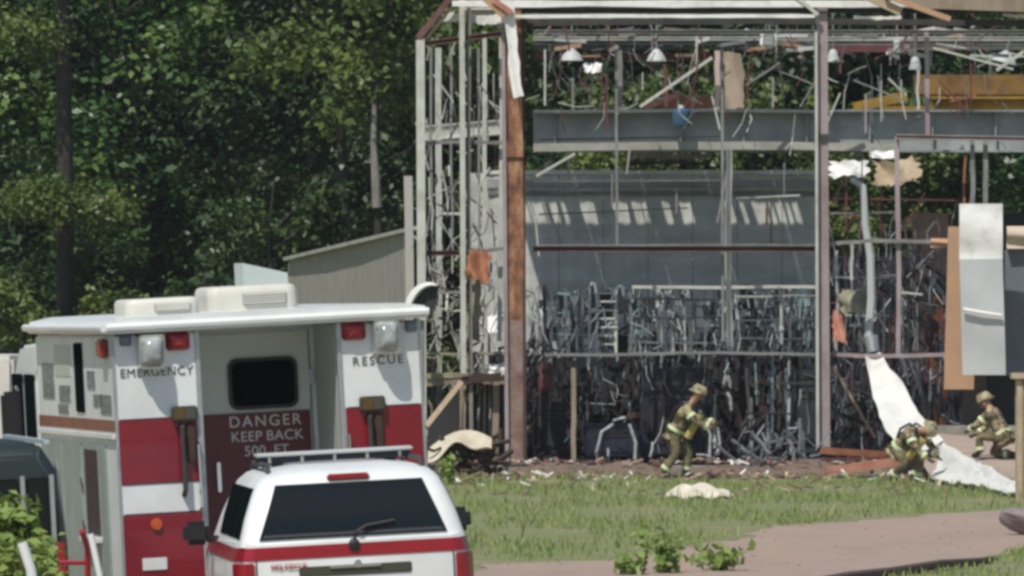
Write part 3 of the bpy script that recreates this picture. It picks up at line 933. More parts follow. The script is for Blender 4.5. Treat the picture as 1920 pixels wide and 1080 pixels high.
ROWS = [(1.255, .03, 3.45, .885, .14), (1.45, .10, 3.1, .825, .14), (1.62, .20, 2.8, .755, .15), (1.70, .27, 2.65, .715, .17), (1.755, .35, 2.5, .655, .2), (1.79, .5, 2.35, .56, .22), (1.812, .8, 2.1, .36, .2)]
S_('cabin', MB().loft([plan(*r_) for r_ in ROWS]), M_white, smooth_=True)
def row_at(z):
    for a, b in zip(ROWS, ROWS[1:]):
        if a[0] <= z <= b[0]:
            f = (z - a[0]) / (b[0] - a[0])
            return [a[k] * (1 - f) + b[k] * f for k in range(5)]
    return ROWS[-1]
def rear_sheet(x0b, x1b, x0t, x1t, z0, z1, off):
    def fn(u, v):
        z = z0 + (z1 - z0) * v
        rw = row_at(z)
        x = (x0b + (x1b - x0b) * u) * (1 - v) + (x0t + (x1t - x0t) * u) * v
        over = max(0, abs(x) - (rw[3] - rw[4]))
        dy = rw[4] - math.sqrt(max(0, rw[4] ** 2 - over ** 2)) if over < rw[4] else rw[4]
        return (x, rw[1] + dy - off, z)
    return MB().sheet(18, 8, fn, .02)
S_('rear_window', rear_sheet(-.735, .735, -.575, .575, 1.30, 1.69, .014), M_glass, smooth_=True)
S_('high_brake_light', MB().box(-.165, .165, .25, .33, 1.705, 1.75), M_redlens, .012)
for s in (-1, 1):
    for (ya, yb) in ((.28, .95), (1.03, 1.75), (1.83, 2.55)):
        def fn(u, v, s=s, ya=ya, yb=yb):
            z = 1.31 + .36 * v
            rw = row_at(z)
            y = ya + (yb - ya) * u + .12 * v
            return (s * (rw[3] + .007), y, z)
        S_('side_window', MB().sheet(4, 6, fn, .012, (-s, 0, 0)), M_tint, smooth_=True)
S_('tailgate_seam', MB().tube([(-.77, -.008, .8), (-.77, -.004, 1.14), (-.76, .012, 1.27)], .006, 5).tube([(-.77, -.008, .8), (.77, -.008, .8)], .006, 5).tube([(.77, -.008, .8), (.77, -.004, 1.14), (.76, .012, 1.27)], .006, 5), M_black)
S_('window_defroster_band', rear_sheet(-.71, .71, -.69, .69, 1.315, 1.335, .0165), M_black)
# the red belt stripe wraps the lower body
def stripe_loops():
    lo, hi = [], []
    for (y, hw) in ((4.3, .9), (3.5, .94), (3.0, .945), (.6, .945), (.25, .93), (.05, .876), (0.0, .8)):
        for z, L in ((1.155, lo), (1.25, hi)):
            L.append(Vector((-(hw * (.985 if z < 1.2 else .955) + .006), y - (.006 if y < .03 else 0), z - (.12 if y > 4 else .0))))
    lo2 = [Vector((-q.x, q.y, q.z)) for q in lo[::-1]]
    hi2 = [Vector((-q.x, q.y, q.z)) for q in hi[::-1]]
    return lo + lo2, hi + hi2
lo, hi = stripe_loops()
mb = MB()
n_ = len(lo)
mb.add(lo + hi, [(i, i + 1, n_ + i + 1, n_ + i) for i in range(n_ - 1)])
S_('red_stripe', mb, M_red)
for s in (-1, 1):
    S_('tail_lamp', MB().loft([[Vector((s * a_, y_, z_)) for (a_, y_) in ((.775, -.01), (.84, -.006), (.9, .05), (.945, .24), (.9, .26), (.775, .06))] for z_ in (.82, 1.14)]), M_redlens, .01)
hd = S_('tailgate_recess', MB().box(-.44, .44, -.012, .03, 1.02, 1.095), M_olive, .008)
S_('tailgate_handle', MB().box(-.2, .2, -.03, -.013, 1.075, 1.092), M_chrome, .004, parent=hd)
S_('number_plate', MB().box(-.16, .16, -.02, -.01, .86, .975), M_white, .004)
S_('emblem', MB().lathe([(.03, -.004), (.03, -.016), (.018, -.02)], 14, Matrix.Translation((.02, 0, 1.1)), axis='y'), M_chrome)
wp = S_('wiper', MB().tube([(.0, -.02, 1.245), (.02, -.01, 1.33), (.1, .02, 1.37), (.33, .035, 1.40)], .014, 6, .008), M_black, smooth_=True)
S_('wiper_pivot', MB().lathe([(.05, -.0), (.045, -.04), (.02, -.05)], 12, Matrix.Translation((.0, .02, 1.235)), axis='y'), M_black, parent=wp)
S_('rear_bumper', MB().loft([[Vector((x, y, z)) for (x, y) in ((-.93, .3), (-.9, -.02), (-.6, -.1), (.6, -.1), (.9, -.02), (.93, .3))] for z in (.42, .5, .68, .72)]), M_alu, .02)
for s in (-1, 1):
    mr = S_('mirror', MB().box(s * 1.06 - .11, s * 1.06 + .11, 2.6, 2.72, 1.22, 1.4), M_black, .04)
    S_('mirror_arm', MB().beam((s * .88, 2.68, 1.25), (s * .98, 2.68, 1.27), .06, .05), M_black, parent=mr)
    S_('roof_rail', MB().tube([(s * .6, .55, 1.76), (s * .6, .62, 1.825), (s * .6, 2.2, 1.825), (s * .6, 2.3, 1.77)], .02, 8), M_darksteel, smooth_=True)
lb = S_('light_bar', MB().box(-.62, .62, 1.5, 1.78, 1.825, 1.872), M_navy, .02)
S_('light_bar_cover', MB().box(-.63, .63, 1.46, 1.8, 1.874, 1.9), mat('frosted_bar_cover', (.55, .57, .56), .3), .012, parent=lb)
for k, x in enumerate((-.52, -.26, 0, .26, .52)):
    S_('lens_divider', MB().box(x - .012, x + .012, 1.488, 1.499, 1.828, 1.87), M_chrome, parent=lb)
for x in (-.45, .45):
    S_('bar_foot', MB().box(x - .04, x + .04, 1.55, 1.72, 1.77, 1.824), M_black, parent=lb)
for (x, y) in ((-.84, .95), (.84, .95), (-.84, 3.75), (.84, 3.75)):
    wheel(SV, x, y, .38, .25)
MBv = text_part('FIRE-RESCUE', .05, REAR(-.52, -.012, 1.09), mat('red_lettering', (.4, .03, .04), .4), SV, bold=.001)

# ---- dark van cut by the left edge of the view
VX = W(60, 600, 64.5).x
DV = thing('parked_van', 'dark van cut off by the left edge beside the rescue truck', 'van', (VX - .55, 64.2, ground_z(VX - .55, 64.2)), (0, R(-3), R(9)))
def V_(name, mb, m, bev=0.0, parent=None, **k):
    return mb.build(name, m, parent or DV, local=True, bevel=bev, **k)
M_vdark = mat('dark_green_black_paint', (.018, .03, .03), .55)
ct_ = thing('cream_trailer', 'cream box trailer just showing at the left edge beyond the truck cab', 'trailer', (W(-150, 600, 84).x, 84, 0))
MB().box(-.9, .92, 0, 4, .5, 2.55).build('box', M_cream, ct_, local=True, bevel=.04)
MB().box(-.92, .94, -.02, .0, .5, .62).build('bumper', M_darksteel, ct_, local=True)
for x_ in (-.8, .8):
    wheel(ct_, x_, 1.5, .33, .2)
    wheel(ct_, x_, 2.6, .33, .2)
def vsec(y, zt, hw=.92):
    return [Vector(q) for q in ((-hw, y, .4), (hw, y, .4), (hw, y, 1.3), (hw * .93, y, zt - .2), (hw * .8, y, zt), (-hw * .8, y, zt), (-hw * .93, y, zt - .2), (-hw, y, 1.3))]
V_('body', MB().loft([vsec(0, 2.0, .88), vsec(.12, 2.1), vsec(3.4, 2.1), vsec(4.2, 1.35), vsec(5.0, 1.15, .86), vsec(5.2, .9, .8)]), M_vdark, .03)
for (xa_, xb_) in ((-.75, -.1), (.0, .25), (.33, .56), (.62, .78)):
    V_('rear_window', MB().box(xa_, xb_, -.02, .0, 1.35, 1.84), M_glass, .02)
for xa_ in (-.05, .29, .59, .81):
    V_('window_pillar', MB().box(xa_ - .016, xa_ + .016, -.03, .0, 1.3, 1.86), M_alu)
for (x0, x1, y) in ((.905, .93, .35), (.905, .93, 1.45), (.905, .93, 2.5)):
    V_('side_window', MB().beam((.912, y + .4, 1.34), (.872, y + .4, 1.9), .02, .8, up=(0, 1, 0)), M_glass, .004)
for y in (.3, 1.3, 2.35):
    V_('window_pillar', MB().beam((.93, y, 1.3), (.885, y, 1.95), .02, .05, up=(0, 1, 0)), M_alu)
V_('roof_gutter', MB().beam((.80, .1, 2.105), (.80, 3.3, 2.105), .04, .03, up=(0, 0, 1)), mat('pale_blue_trim', (.4, .48, .5), .4))
for s in (-1, 1):
    V_('tail_lamp', MB().box(s * .84 - .05, s * .84 + .05, -.03, .02, 1.0, 1.35), M_redlens, .01)
for (x, y) in ((-.85, .9), (.85, .9), (-.85, 4.2), (.85, 4.2)):
    wheel(DV, x, y, .34, .22)

# ---- things low in the left corner, in front of the truck's side
def low(x, y, Y):
    return W(x, y, Y)
q = low(58, 1020, 57.0)
hp = thing('bent_post', 'white leaning post nearest the left edge under the shrub', 'post', (q.x, 57.0, ground_z(q.x, 57.0)))
MB().tube([(.1, 0, -.0), (.07, 0, .8), (.0, 0, 1.42), (-.06, 0, 1.6)], .035, 10).build('shaft', M_white, hp, local=True, smooth_=True)
MB().lathe([(.1, 0), (.1, .02), (.05, .04)], 14).build('base', M_darksteel, hp, local=True)
q = low(178, 1040, 57.5)
hp = thing('bent_post', 'slim white leaning post between the shrub and the truck', 'post', (q.x, 57.5, ground_z(q.x, 57.5)))
MB().tube([(.12, 0, -.0), (.09, 0, .8), (.03, 0, 1.35), (-.03, 0, 1.62)], .022, 10).build('shaft', M_white, hp, local=True, smooth_=True)
MB().lathe([(.09, 0), (.09, .02), (.04, .04)], 14).build('base', M_darksteel, hp, local=True)
q = low(118, 1030, 58.5)
rt = thing('red_hand_truck', 'red two wheeled hand truck standing beside the white posts', 'hand truck', (q.x, 58.5, ground_z(q.x, 58.5)))
fr_ = MB()
for s in (-.17, .17):
    fr_.tube([(s, 0, .15), (s, .04, .9), (s, .0, 1.5), (s * .8, -.1, 1.62)], .022, 8)
for z in (.4, .75, 1.1, 1.4):
    fr_.tube([(-.17, .03, z), (.17, .03, z)], .018, 6)
fr_.build('frame', M_red, rt, local=True, smooth_=True)
MB().box(-.2, .2, -.25, .0, .03, .05).build('toe_plate', M_darksteel, rt, local=True)
for s in (-.22, .22):
    MB().lathe([(.05, -.03), (.12, -.03), (.13, 0), (.12, .03), (.05, .03)], 16, Matrix.Translation((s, .08, .13)), axis='x').build('wheel', M_black, rt, local=True, smooth_=True)
q = low(28, 1000, 60.5)
rt = thing('red_gas_cylinder', 'red cylinder half hidden by the shrub', 'gas cylinder', (q.x, 60.5, ground_z(q.x, 60.5)))
MB().lathe([(.13, 0), (.15, .03), (.15, 1.15), (.12, 1.28), (.05, 1.35)], 18).build('tank', M_red, rt, local=True, smooth_=True)
MB().lathe([(.03, 1.35), (.03, 1.42), (.06, 1.43), (.06, 1.46), (.01, 1.47)], 10).build('valve', M_chrome, rt, local=True, smooth_=True)
# ------------------------------------------------------------------ the wrecked steel building
Y0 = 160.0
from mathutils import noise
BLD = thing('wrecked_building', 'blast-stripped steel frame building with bare columns and torn roof', 'building', (2.9, Y0, 0))
def bpart(name, mb, m, parent=None, **k):
    return mb.build(name, m, parent or BLD, **k)
def col(x0, y0, x1, y1, w, d, m, Y=Y0, kind='H', name='column', t=.02, parent=None, bottom=None):
    a, b = W(x0, y0, Y), W(x1, y1, Y)
    if bottom is not None:
        b.z = bottom
    if kind == 'box':
        return bpart(name, MB().bent(b, a, w, d, .018, int(x0 * 7 + y0)), m, parent)
    return bpart(name, MB().beam(b, a, w, d, kind=kind, t=t), m, parent)
def hor(x0, y0, x1, y1, h, d, m, Y=Y0, kind='box', name='girt', t=.02, parent=None):
    if kind == 'box':
        return bpart(name, MB().bent(W(x0, y0, Y), W(x1, y1, Y), h, d, .022 if d > .03 else .0, int(x0 + y0 * 3), 14, ragged=.25 if name in ('facing_strip', 'wall_rail') else .05), m, parent)
    return bpart(name, MB().beam(W(x0, y0, Y), W(x1, y1, Y), h, d, kind=kind, t=t), m, parent)

# floor slab and low front footing
bpart('floor_slab', MB().box(-2.2, 14, 160.4, 176, -.3, .12), M_sootbrown)
bpart('footing', MB().box(-2.0, 5.3, 159.55, 160.38, -.3, .17), M_conc, bevel=.02)
bpart('footing', MB().box(5.34, 13.5, 159.6, 160.38, -.3, .1), M_conc, bevel=.02)

# main columns
c = col(958, -40, 965, 600, .37, .34, M_rust, 159.8, t=.03)
bpart('column_lower_length', MB().beam(W(968, 872, 159.8), W(965, 600, 159.8), .39, .34, kind='H', t=.03), mat('flaking_mauve_rust', (.15, .085, .065), .85, color2=(.33, .26, .225), color3=(.24, .165, .14), scale=2.2, contrast=(.35, .7), bump=.4), c)
c['label'] = 'thick rusted front column'
bpart('column_flange', MB().beam(W(951, 868, 159.58), W(943, 30, 159.58), .07, .05), M_mauve, c)
bpart('base_plate', MB().box(W(968, 0, 159.8).x - .26, W(968, 0, 159.8).x + .26, 159.56, 160.04, .16, .2), M_darksteel, c)
bpart('column_flange', MB().beam(W(984, 865, 159.7), W(981, 20, 159.9), .06, .3), mat('dark_flange_brown', (.07, .04, .03), .9), c)  # right flange darker than the rest of the column
bpart('bolted_splice', MB().box(W(962, 0, 159.8).x - .17, W(962, 0, 159.8).x + .19, 159.58, 159.62, 5.95, 6.25), M_rust, c)
c = col(1541, 10, 1546, 838, .2, .3, M_mauve, 159.9, t=.02)
c['label'] = 'mauve primed column with sunlit edge painted pale'
bpart('column_flange', MB().beam(W(1533, 838, 159.7), W(1530, 60, 159.7), .05, .16), M_palesteel, c)  # pale strip paints the sunlit left side of the column
bpart('splice_plate', MB().box(W(1542, 0, 159.9).x - .11, W(1542, 0, 159.9).x + .11, 159.7, 159.745, W(0, 264, 159.9).z, W(0, 252, 159.9).z), M_darksteel, c)
# another bay beyond the frame to the right
col(2010, 10, 2012, 850, .25, .3, M_mauve, 160)
col(2010, 60, 2010, 860, .3, .3, M_midsteel, 175)
# left bay posts at several depths
col(788, 75, 792, 880, .16, .14, M_palesteel, 160, 'H', t=.04, bottom=.1)
col(866, -30, 869, 700, .1, .12, M_palesteel, 160.1, 'H', name='post')
col(880, -30, 884, 870, .07, .2, M_midsteel, 160.3, 'box', name='post')
col(822, 90, 824, 880, .12, .12, M_palesteel, 167, 'box', name='post', bottom=.1)
col(808, 90, 810, 880, .05, .1, M_midsteel, 166, 'box', name='post', bottom=.1)
col(908, 60, 912, 700, .08, .1, M_palesteel, 164, 'box', name='post', bottom=.1)
col(940, 40, 936, 640, .09, .12, M_palesteel, 160.6, 'box', name='post')
col(897, 90, 899, 500, .05, .08, M_midsteel, 163, 'box', name='post')
col(845, 90, 847, 460, .05, .08, M_midsteel, 168, 'box', name='post')
# horizontals of the left bay
hor(782, 84, 945, 62, .1, .12, M_girt, 160.2, 'C', name='eave_beam')
hor(783, 72, 858, -20, .12, .1, M_girt, 160.1, 'box', name='rafter')
hor(797, 76, 868, -14, .06, .14, M_palewood, 160.25, 'box', name='rafter')
hor(783, 475, 862, 474, .1, .1, M_girt, 160.25, 'C')
hor(860, 466, 945, 466, .07, .08, M_midsteel, 160.3, 'box')
hor(795, 250, 945, 238, .3, .12, M_palesteel, 169.5, 'I', name='floor_beam')
hor(783, 270, 945, 268, .07, .08, M_midsteel, 160.4, 'box')
hor(820, 400, 868, 402, .05, .05, M_palesteel, 165, 'box')
hor(800, 662, 950, 662, .05, .06, M_mossy, 160.5, 'box')
hor(800, 705, 945, 700, .1, .1, M_mossy, 160.6, 'box')
hor(800, 552, 870, 548, .05, .05, M_midsteel, 160.4, 'box')
for (a, b) in (((826, 330), (862, 395)), ((862, 330), (828, 400)), ((826, 420), (865, 470))):
    bpart('brace', MB().beam(W(*a, 164), W(*b, 164), .03, .03), M_midsteel)
col(765, 330, 765, 560, .16, .1, mat('pale_weathered_post', (.42, .41, .38), .85), 161.5, 'box', name='post', bottom=.0)

# long front girts
hor(1000, 467, 1533, 467, .1, .16, M_girt, 160.1, 'C')
hor(1000, 460, 1533, 460, .03, .1, M_midsteel, 160.05, 'box', name='girt_lip')
hor(1020, 664, 1535, 664, .055, .08, M_midsteel, 160.1, 'box')
hor(1553, 664, 1800, 664, .075, .1, M_mauve, 160.1, 'box')
hor(1556, 457, 1800, 454, .07, .1, M_midsteel, 160.1, 'box')
hor(1680, 256, 2010, 262, .09, .12, M_mauve, 160.1, 'C')
hor(1185, 538, 1530, 538, .06, .5, M_palesteel, 162, 'box', name='cable_tray')
# thin vertical members
for (x, y0, x1, y1, w, m, Y) in [(1155, 95, 1157, 470, .05, M_midsteel, 160.3), (1161, 95, 1161, 205, .11, M_midsteel, 161), (1353, 90, 1355, 640, .05, M_midsteel, 160.3),
                                 (1367, 280, 1368, 650, .11, M_palesteel, 160.6), (1345, 95, 1343, 205, .1, mat('pinkish_steel', (.5, .4, .37), .7), 161),
                                 (1682, 256, 1684, 664, .085, M_mauve, 160.2), (1737, 60, 1739, 255, .085, M_mauve, 160.2),
                                 (1823, 258, 1822, 386, .085, M_midsteel, 160.3), (1848, 258, 1848, 386, .09, M_midsteel, 160.3), (1597, 455, 1597, 545, .05, M_palesteel, 160.6),
                                 (1810, 290, 1808, 386, .04, M_orange, 161), (1245, 120, 1249, 200, .06, M_redbrown, 163), (1722, 130, 1722, 205, .05, M_palesteel, 163)]:
    col(x, y0, x1, y1, w, .08, m, Y, 'box', name='stud')
col(1075, 690, 1076, 885, .09, .06, M_wood, 159.4, 'box', name='stud', bottom=.05)
# braces
for (a, b, w, Y, m) in [((1200, 200), (1335, 108), .06, 162, M_palesteel), ((1398, 160), (1462, 118), .04, 163, M_midsteel), ((1005, 330), (1078, 288), .05, 165, M_palesteel),
                        ((1500, 200), (1530, 150), .03, 164, M_midsteel), ((1490, -10), (1534, 28), .07, 159.6, M_palesteel)]:
    bpart('brace', MB().beam(W(*a, Y), W(*b, Y), w, w), m)
for k in range(34):
    x = rg.uniform(1010, 1900); Y = rg.uniform(161.5, 168)
    y0 = rg.uniform(60, 180) if k < 20 else rg.uniform(270, 420)
    L = rg.uniform(30, 110)
    dx = rg.choice((0, 0, 0, rg.uniform(-50, 50)))
    bpart('thin_stud', MB().beam(W(x, min(y0 + L, 480), Y), W(x + dx, y0, Y), rg.uniform(.02, .05), .03), rg.choice((M_midsteel, M_palesteel, M_mauve, M_redbrown, M_darksteel)))
for (a, b, w, m) in [((1010, 262), (1350, 256), .025, M_darksteel), ((1000, 340), (1350, 338), .03, M_palesteel), ((1380, 372), (1500, 366), .03, M_palesteel), ((1560, 400), (1680, 398), .03, M_midsteel), ((1560, 372), (1810, 376), .03, M_redbrown),
                     ((1690, 566), (1690, 566.1), .03, M_midsteel), ((1570, 520), (1680, 516), .025, M_midsteel), ((1690, 548), (1730, 552), .04, M_palesteel), ((1625, 620), (1670, 560), .025, M_palesteel), ((1665, 622), (1625, 560), .025, M_palesteel), ((1700, 520), (1750, 470), .03, M_midsteel), ((1600, 150), (1700, 190), .03, M_midsteel), ((1750, 90), (1900, 130), .04, M_palesteel), ((1868, 132), (1920, 96), .06, M_palesteel)]:
    if abs(a[0] - b[0]) > 1:
        bpart('brace', MB().beam(W(*a, 161.5), W(*b, 161.5), w, w), m)
# roof: purlins and the facing strips between them, seen from below
ZR = 8.72
hor(848, 6, 2010, 6, .13, .05, M_whitesheet, 159.6, 'box', name='facing_strip')
hor(960, 19, 2010, 19, .12, .1, M_darksteel, 159.8, 'C', name='purlin')
hor(965, 31, 1528, 30, .065, .05, M_whitesheet, 159.55, 'box', name='facing_strip')
hor(1600, 32, 1690, 33, .06, .05, M_whitesheet, 159.55, 'box', name='facing_strip')
hor(1880, 27, 2010, 40, .06, .05, M_whitesheet, 159.9, 'box', name='facing_strip')
hor(830, 34, 862, 32, .16, .05, M_whitesheet, 160.4, 'box', name='facing_strip')
hor(884, 36, 945, 34, .16, .05, M_whitesheet, 160.4, 'box', name='facing_strip')
hor(965, 43, 2010, 44, .11, .16, M_darksteel, 160.2, 'box', name='eave_strut')
for k, (y, Y, m, h) in enumerate([(60, 163, M_midsteel, .08), (72, 166, M_palesteel, .07), (80, 169, M_midsteel, .09), (90, 171, M_midsteel, .06)]):
    hor(1000, y, 2010, y, h, .1, m, Y, 'C', name='purlin')
hor(1000, 106, 1352, 106, .13, .14, M_redbrown, 170, 'box', name='tie_beam')
hor(1555, 92, 1700, 92, .2, .14, M_redbrown, 170, 'box', name='tie_beam')
# the roof deck (two sheets with a torn slot that lets sun on to the back wall)
SL0, SL1 = 171.68, 171.93
def roofz(y):
    return 9.05
nrs = 12
for k in range(5):
    xa = -1.0 + k * 1.35
    bpart('roof_sheet', MB().box(xa + .008, xa + 1.342, 168.45, SL0, 9.03, 9.06), M_insul)
    bpart('roof_sheet', MB().box(xa + .008, xa + 1.342, SL1, 175.2, 9.03, 9.06), M_insul)
bpart('roof_sheet', MB().box(2.66, 3.25, SL0 + .003, SL1 - .003, 9.03, 9.06), M_insul)
bpart('roof_sheet', MB().box(4.75, 5.74, SL0 + .003, SL1 - .003, 9.03, 9.06), M_insul)
bpart('roof_sheet', MB().box(-1.0, -.9, SL0 + .003, SL1 - .003, 9.03, 9.06), M_insul)
rg = random.Random(8)
x = -1.6
x = -.9
while x < 4.7:
    w = rg.choice((.02, .03, .05, .09, .2, .3)) if x < 2.6 else rg.choice((.1, .16, .3))
    if x > 3.9:
        w = .42 if x < 4.0 else .05
    s = rg.uniform(-.05, .05)
    bpart('roof_batten', MB().beam((x, SL0 - .05, 9.015), (x + s, SL1 + .05, 9.015), w, .02, up=(0, 0, 1)), M_midsteel)
    x += w + rg.choice((.05, .08, .1, .14, .2))
# rear frame, long floor beam and rear wall sheets
bm_ = hor(1000, 246, 2010, 246, .84, .36, M_bluesteel, 170, 'I', name='crane_runway_beam', t=.03)
hor(1000, 277, 1680, 277, .16, .1, mat('pale_ledge_steel', (.42, .42, .37), .7, color2=(.3, .29, .24), scale=2), 169.7, 'box', name='beam_ledge')
hor(1000, 209, 1560, 209, .06, .1, M_palesteel, 169.7, 'box', name='beam_ledge')
for x in range(1040, 1980, 118):
    bpart('stiffener', MB().box(W(x, 0, 170).x - .012, W(x, 0, 170).x + .012, 169.84, 169.98, W(0, 282, 170).z, W(0, 213, 170).z), M_bluesteel, bm_)
YB = 174.0
zt = W(0, 325, YB).z
xa = W(880, 0, YB).x
k = 0
while xa < W(1545, 0, YB).x:
    dz = rg.uniform(-.04, .05)
    mb = MB()
    wd = .9
    # shallow ribbed sheet
    lo_ = [];
    for q in range(7):
        xx = xa + wd * q / 6
        lo_.append((xx, YB + (.0 if q % 2 == 0 else .022)))
    vs = [(px, py, .1) for px, py in lo_] + [(px, py, zt + dz) for px, py in lo_] + [(px, py + .02, .1) for px, py in lo_] + [(px, py + .02, zt + dz) for px, py in lo_]
    n7 = 7
    fs = [(i, i + 1, n7 + i + 1, n7 + i) for i in range(6)] + [(2 * n7 + i + 1, 2 * n7 + i, 3 * n7 + i, 3 * n7 + i + 1) for i in range(6)]
    fs += [(n7 + i, n7 + i + 1, 3 * n7 + i + 1, 3 * n7 + i) for i in range(6)]
    fs += [(0, n7, 3 * n7, 2 * n7), (6, 2 * n7 + 6, 3 * n7 + 6, n7 + 6)]
    mb.add(vs, fs)
    bpart('wall_sheet', mb, M_wallsheet)
    xa += wd + .012
    k += 1
for (y, h, m) in ((323, .08, M_insul), (344, .16, M_bluesteel), (362, .1, M_midsteel)):
    hor(905, y, 1545, y, h, .02, m, 173.985 - .0, 'box', name='wall_rail')
hor(1010, 402, 1290, 390, .03, .03, M_midsteel, 173.4, 'box', name='bent_rail')
hor(1175, 292, 1335, 292, .1, .2, M_wood, 173, 'box', name='wall_board')
hor(1180, 306, 1330, 306, .07, .2, M_sootbrown, 173, 'box', name='wall_board')
# burnt rear wall of the right hand bay, with sooted sheets
xa = W(1549, 0, YB).x
while xa < 14:
    top = W(0, rg.choice((420, 445, 480, 400)), YB).z
    if xa > W(1800, 0, YB).x:
        top = W(0, 400, YB).z
    bpart('burnt_wall_sheet', MB().box(xa, xa + .86, YB, YB + .03, .1, top), rg.choice((M_soot, M_sootbrown, M_soot)))
    xa += .875
# sooted partition behind the machines
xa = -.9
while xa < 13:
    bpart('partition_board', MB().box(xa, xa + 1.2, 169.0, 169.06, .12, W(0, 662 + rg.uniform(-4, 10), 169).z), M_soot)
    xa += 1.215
# side wall of the bay at the left end
for k in range(6):
    y = 161.2 + k * 2.0
    bpart('end_wall_sheet', MB().box(-1.93, -1.9, y, y + 1.94, .1, 2.1 + .2 * (k % 2)), M_midsteel)
# left floor platform with steps
hor(800, 716, 950, 712, .14, 1.6, M_wood, 161.4, 'box', name='platform_deck')
hor(862, 715, 940, 706, .16, .2, M_sootbrown, 160.2, 'box', name='platform_edge')
for x in (868, 930):
    col(x, 715, x, 880, .12, .12, M_wood, 160.5, 'box', name='platform_post', bottom=.0)
bpart('stair_stringer', MB().beam(W(798, 800, 158.8), W(868, 712, 160.2), .1, .06), M_palewood)
bpart('stair_stringer', MB().beam(W(802, 830, 159.5), W(880, 740, 160.9), .1, .06), M_wood)
bpart('rail_board', MB().sheet(1, 1, lambda u, v: W(802 + 60 * u, 800 - 70 * u + 100 * v, 159.3 + u), .03), mat('grey_mesh_board', (.16, .16, .145), .9))
bpart('platform_back_board', MB().box(W(868, 0, 161.5).x, W(945, 0, 161.5).x, 162.2, 162.25, .1, W(0, 712, 162).z), M_sootbrown)
for k in range(3):
    bpart('leaning_stud', MB().beam(W(895 + 12 * k, 860, 160.6), W(900 + 9 * k, 722, 161), .05, .05), M_mossy if k % 2 else M_midsteel)
# roof timbers torn loose along the top right
for (a, b, w, m, Y) in [((1575, -30), (1690, 22), .16, M_palewood, 159.2), ((1660, -8), (1782, 36), .1, M_tan, 159.1), ((1700, 2), (2000, 12), .26, M_wood, 159.5), ((1800, -16), (2000, -5), .4, M_sootbrown, 159.9),
                        ((900, -12), (945, 30), .12, M_tan, 159.3), ((925, 0), (960, 24), .1, M_pinkwood, 159.25)]:
    bpart('torn_roof_timber', MB().beam(W(*a, Y), W(*b, Y), w, .12), m)
# debris clutter under the roof
for k in range(60):
    x = rg.uniform(1010, 1900); y = rg.uniform(52, 112); l = rg.uniform(12, 60); Y = rg.uniform(163, 171)
    bpart('roof_scrap', MB().beam(W(x, y, Y), W(x + l, y + rg.uniform(-10, 10), Y + .2), rg.uniform(.02, .08), .05), rg.choice((M_midsteel, M_palesteel, M_wood, M_tan, M_redbrown, M_greypipe, M_insul)))

# the grey boarded shed that steps down beside the building
SH = thing('grey_shed', 'weathered grey boarded shed wall with sloping top beside the steel frame', 'shed', (W(655, 0, 172).x, 172, 0))
nb = 21
for k in range(nb):
    u0, u1 = k / nb, (k + .97) / nb
    def sp(u, yt):
        Y = 163 + 16 * (1 - u)
        return W(542 + 232 * u, yt, Y)
    t0, t1 = sp(u0, 489 - 56 * u0), sp(u1, 489 - 56 * u1)
    off = rg.uniform(0, .03)
    vs = [(t0.x, t0.y - off, -.1), (t1.x, t1.y - off, -.1), (t1.x, t1.y - off, t1.z), (t0.x, t0.y - off, t0.z)]
    vs += [(a, b + .05, c) for a, b, c in vs]
    MB().add(vs, [(0, 1, 2, 3), (7, 6, 5, 4), (0, 4, 5, 1), (1, 5, 6, 2), (2, 6, 7, 3), (3, 7, 4, 0)]).build('board', M_shedboard, SH)
a, b = W(540, 487, 179), W(775, 431, 163)
MB().beam((a.x, a.y - .06, a.z + .03), (b.x, b.y - .06, b.z + .03), .07, .2).build('coping', M_palesteel, SH)
b0 = W(542, 489, 179)
MB().box(b0.x - .02, b0.x + 2.0, 179.1, 184, -.1, b0.z - .05).build('shed_body', M_shedboard, SH)

# ------------------------------------------------------------------ loose things in and around the building
def pendant(xpx, ypx, Y, label, r=.2, m=None, tilt=0):
    p = W(xpx, ypx, Y)
    t = thing('pendant_lamp', label, 'lamp', p, (0, R(tilt), 0), 'lamps hanging under the torn roof')
    MB().lathe([(.05, .16), (.08, .12), (r * .7, .05), (r, -.08), (r * .97, -.09), (r * .6, .0), (.04, .06)], 18).build('lamp_shade', m or M_greysheet, t, local=True, smooth_=True)
    MB().tube([(0, 0, .15), (0, 0, max(.3, 9.02 - p.z) if not tilt else .4)], .018, 6).build('stem', M_midsteel, t, local=True)
    MB().lathe([(.03, .02), (.06, -.04), (.05, -.09), (.01, -.11)], 10).build('bulb', M_lens, t, local=True, smooth_=True)
    return t
pendant(1072, 106, 168, 'wide pale dome lamp hanging nearest the rusted column', .23)
pendant(1231, 107, 168, 'pale dome lamp hanging over the brown crate', .2)
pendant(1562, 108, 168, 'small pale lamp beside the mauve column top', .14)
pendant(1716, 122, 165, 'long narrow cream lamp left of the upper mauve stud', .13)
pendant(1884, 110, 167, 'large tilted lamp over the yellow crane girder', .26, tilt=14)
pendant(1682, 90, 168, 'tiny white lamp high under the torn roof, left of the cream lamp', .09)
p = W(1440, 74, 165)
t = thing('floodlight_box', 'white square lamp box hanging crooked under the roof', 'lamp', p, (0, R(6), 0))
MB().box(-.15, .15, -.12, .12, -.17, .17).build('case', M_whitesheet, t, local=True, bevel=.05)
MB().box(-.1, .1, -.14, -.121, -.12, .12).build('lamp_glass', M_lens, t, local=True, bevel=.01)
MB().tube([(0, 0, .17), (0, 0, 1.2)], .02, 6).build('stem', M_midsteel, t, local=True)
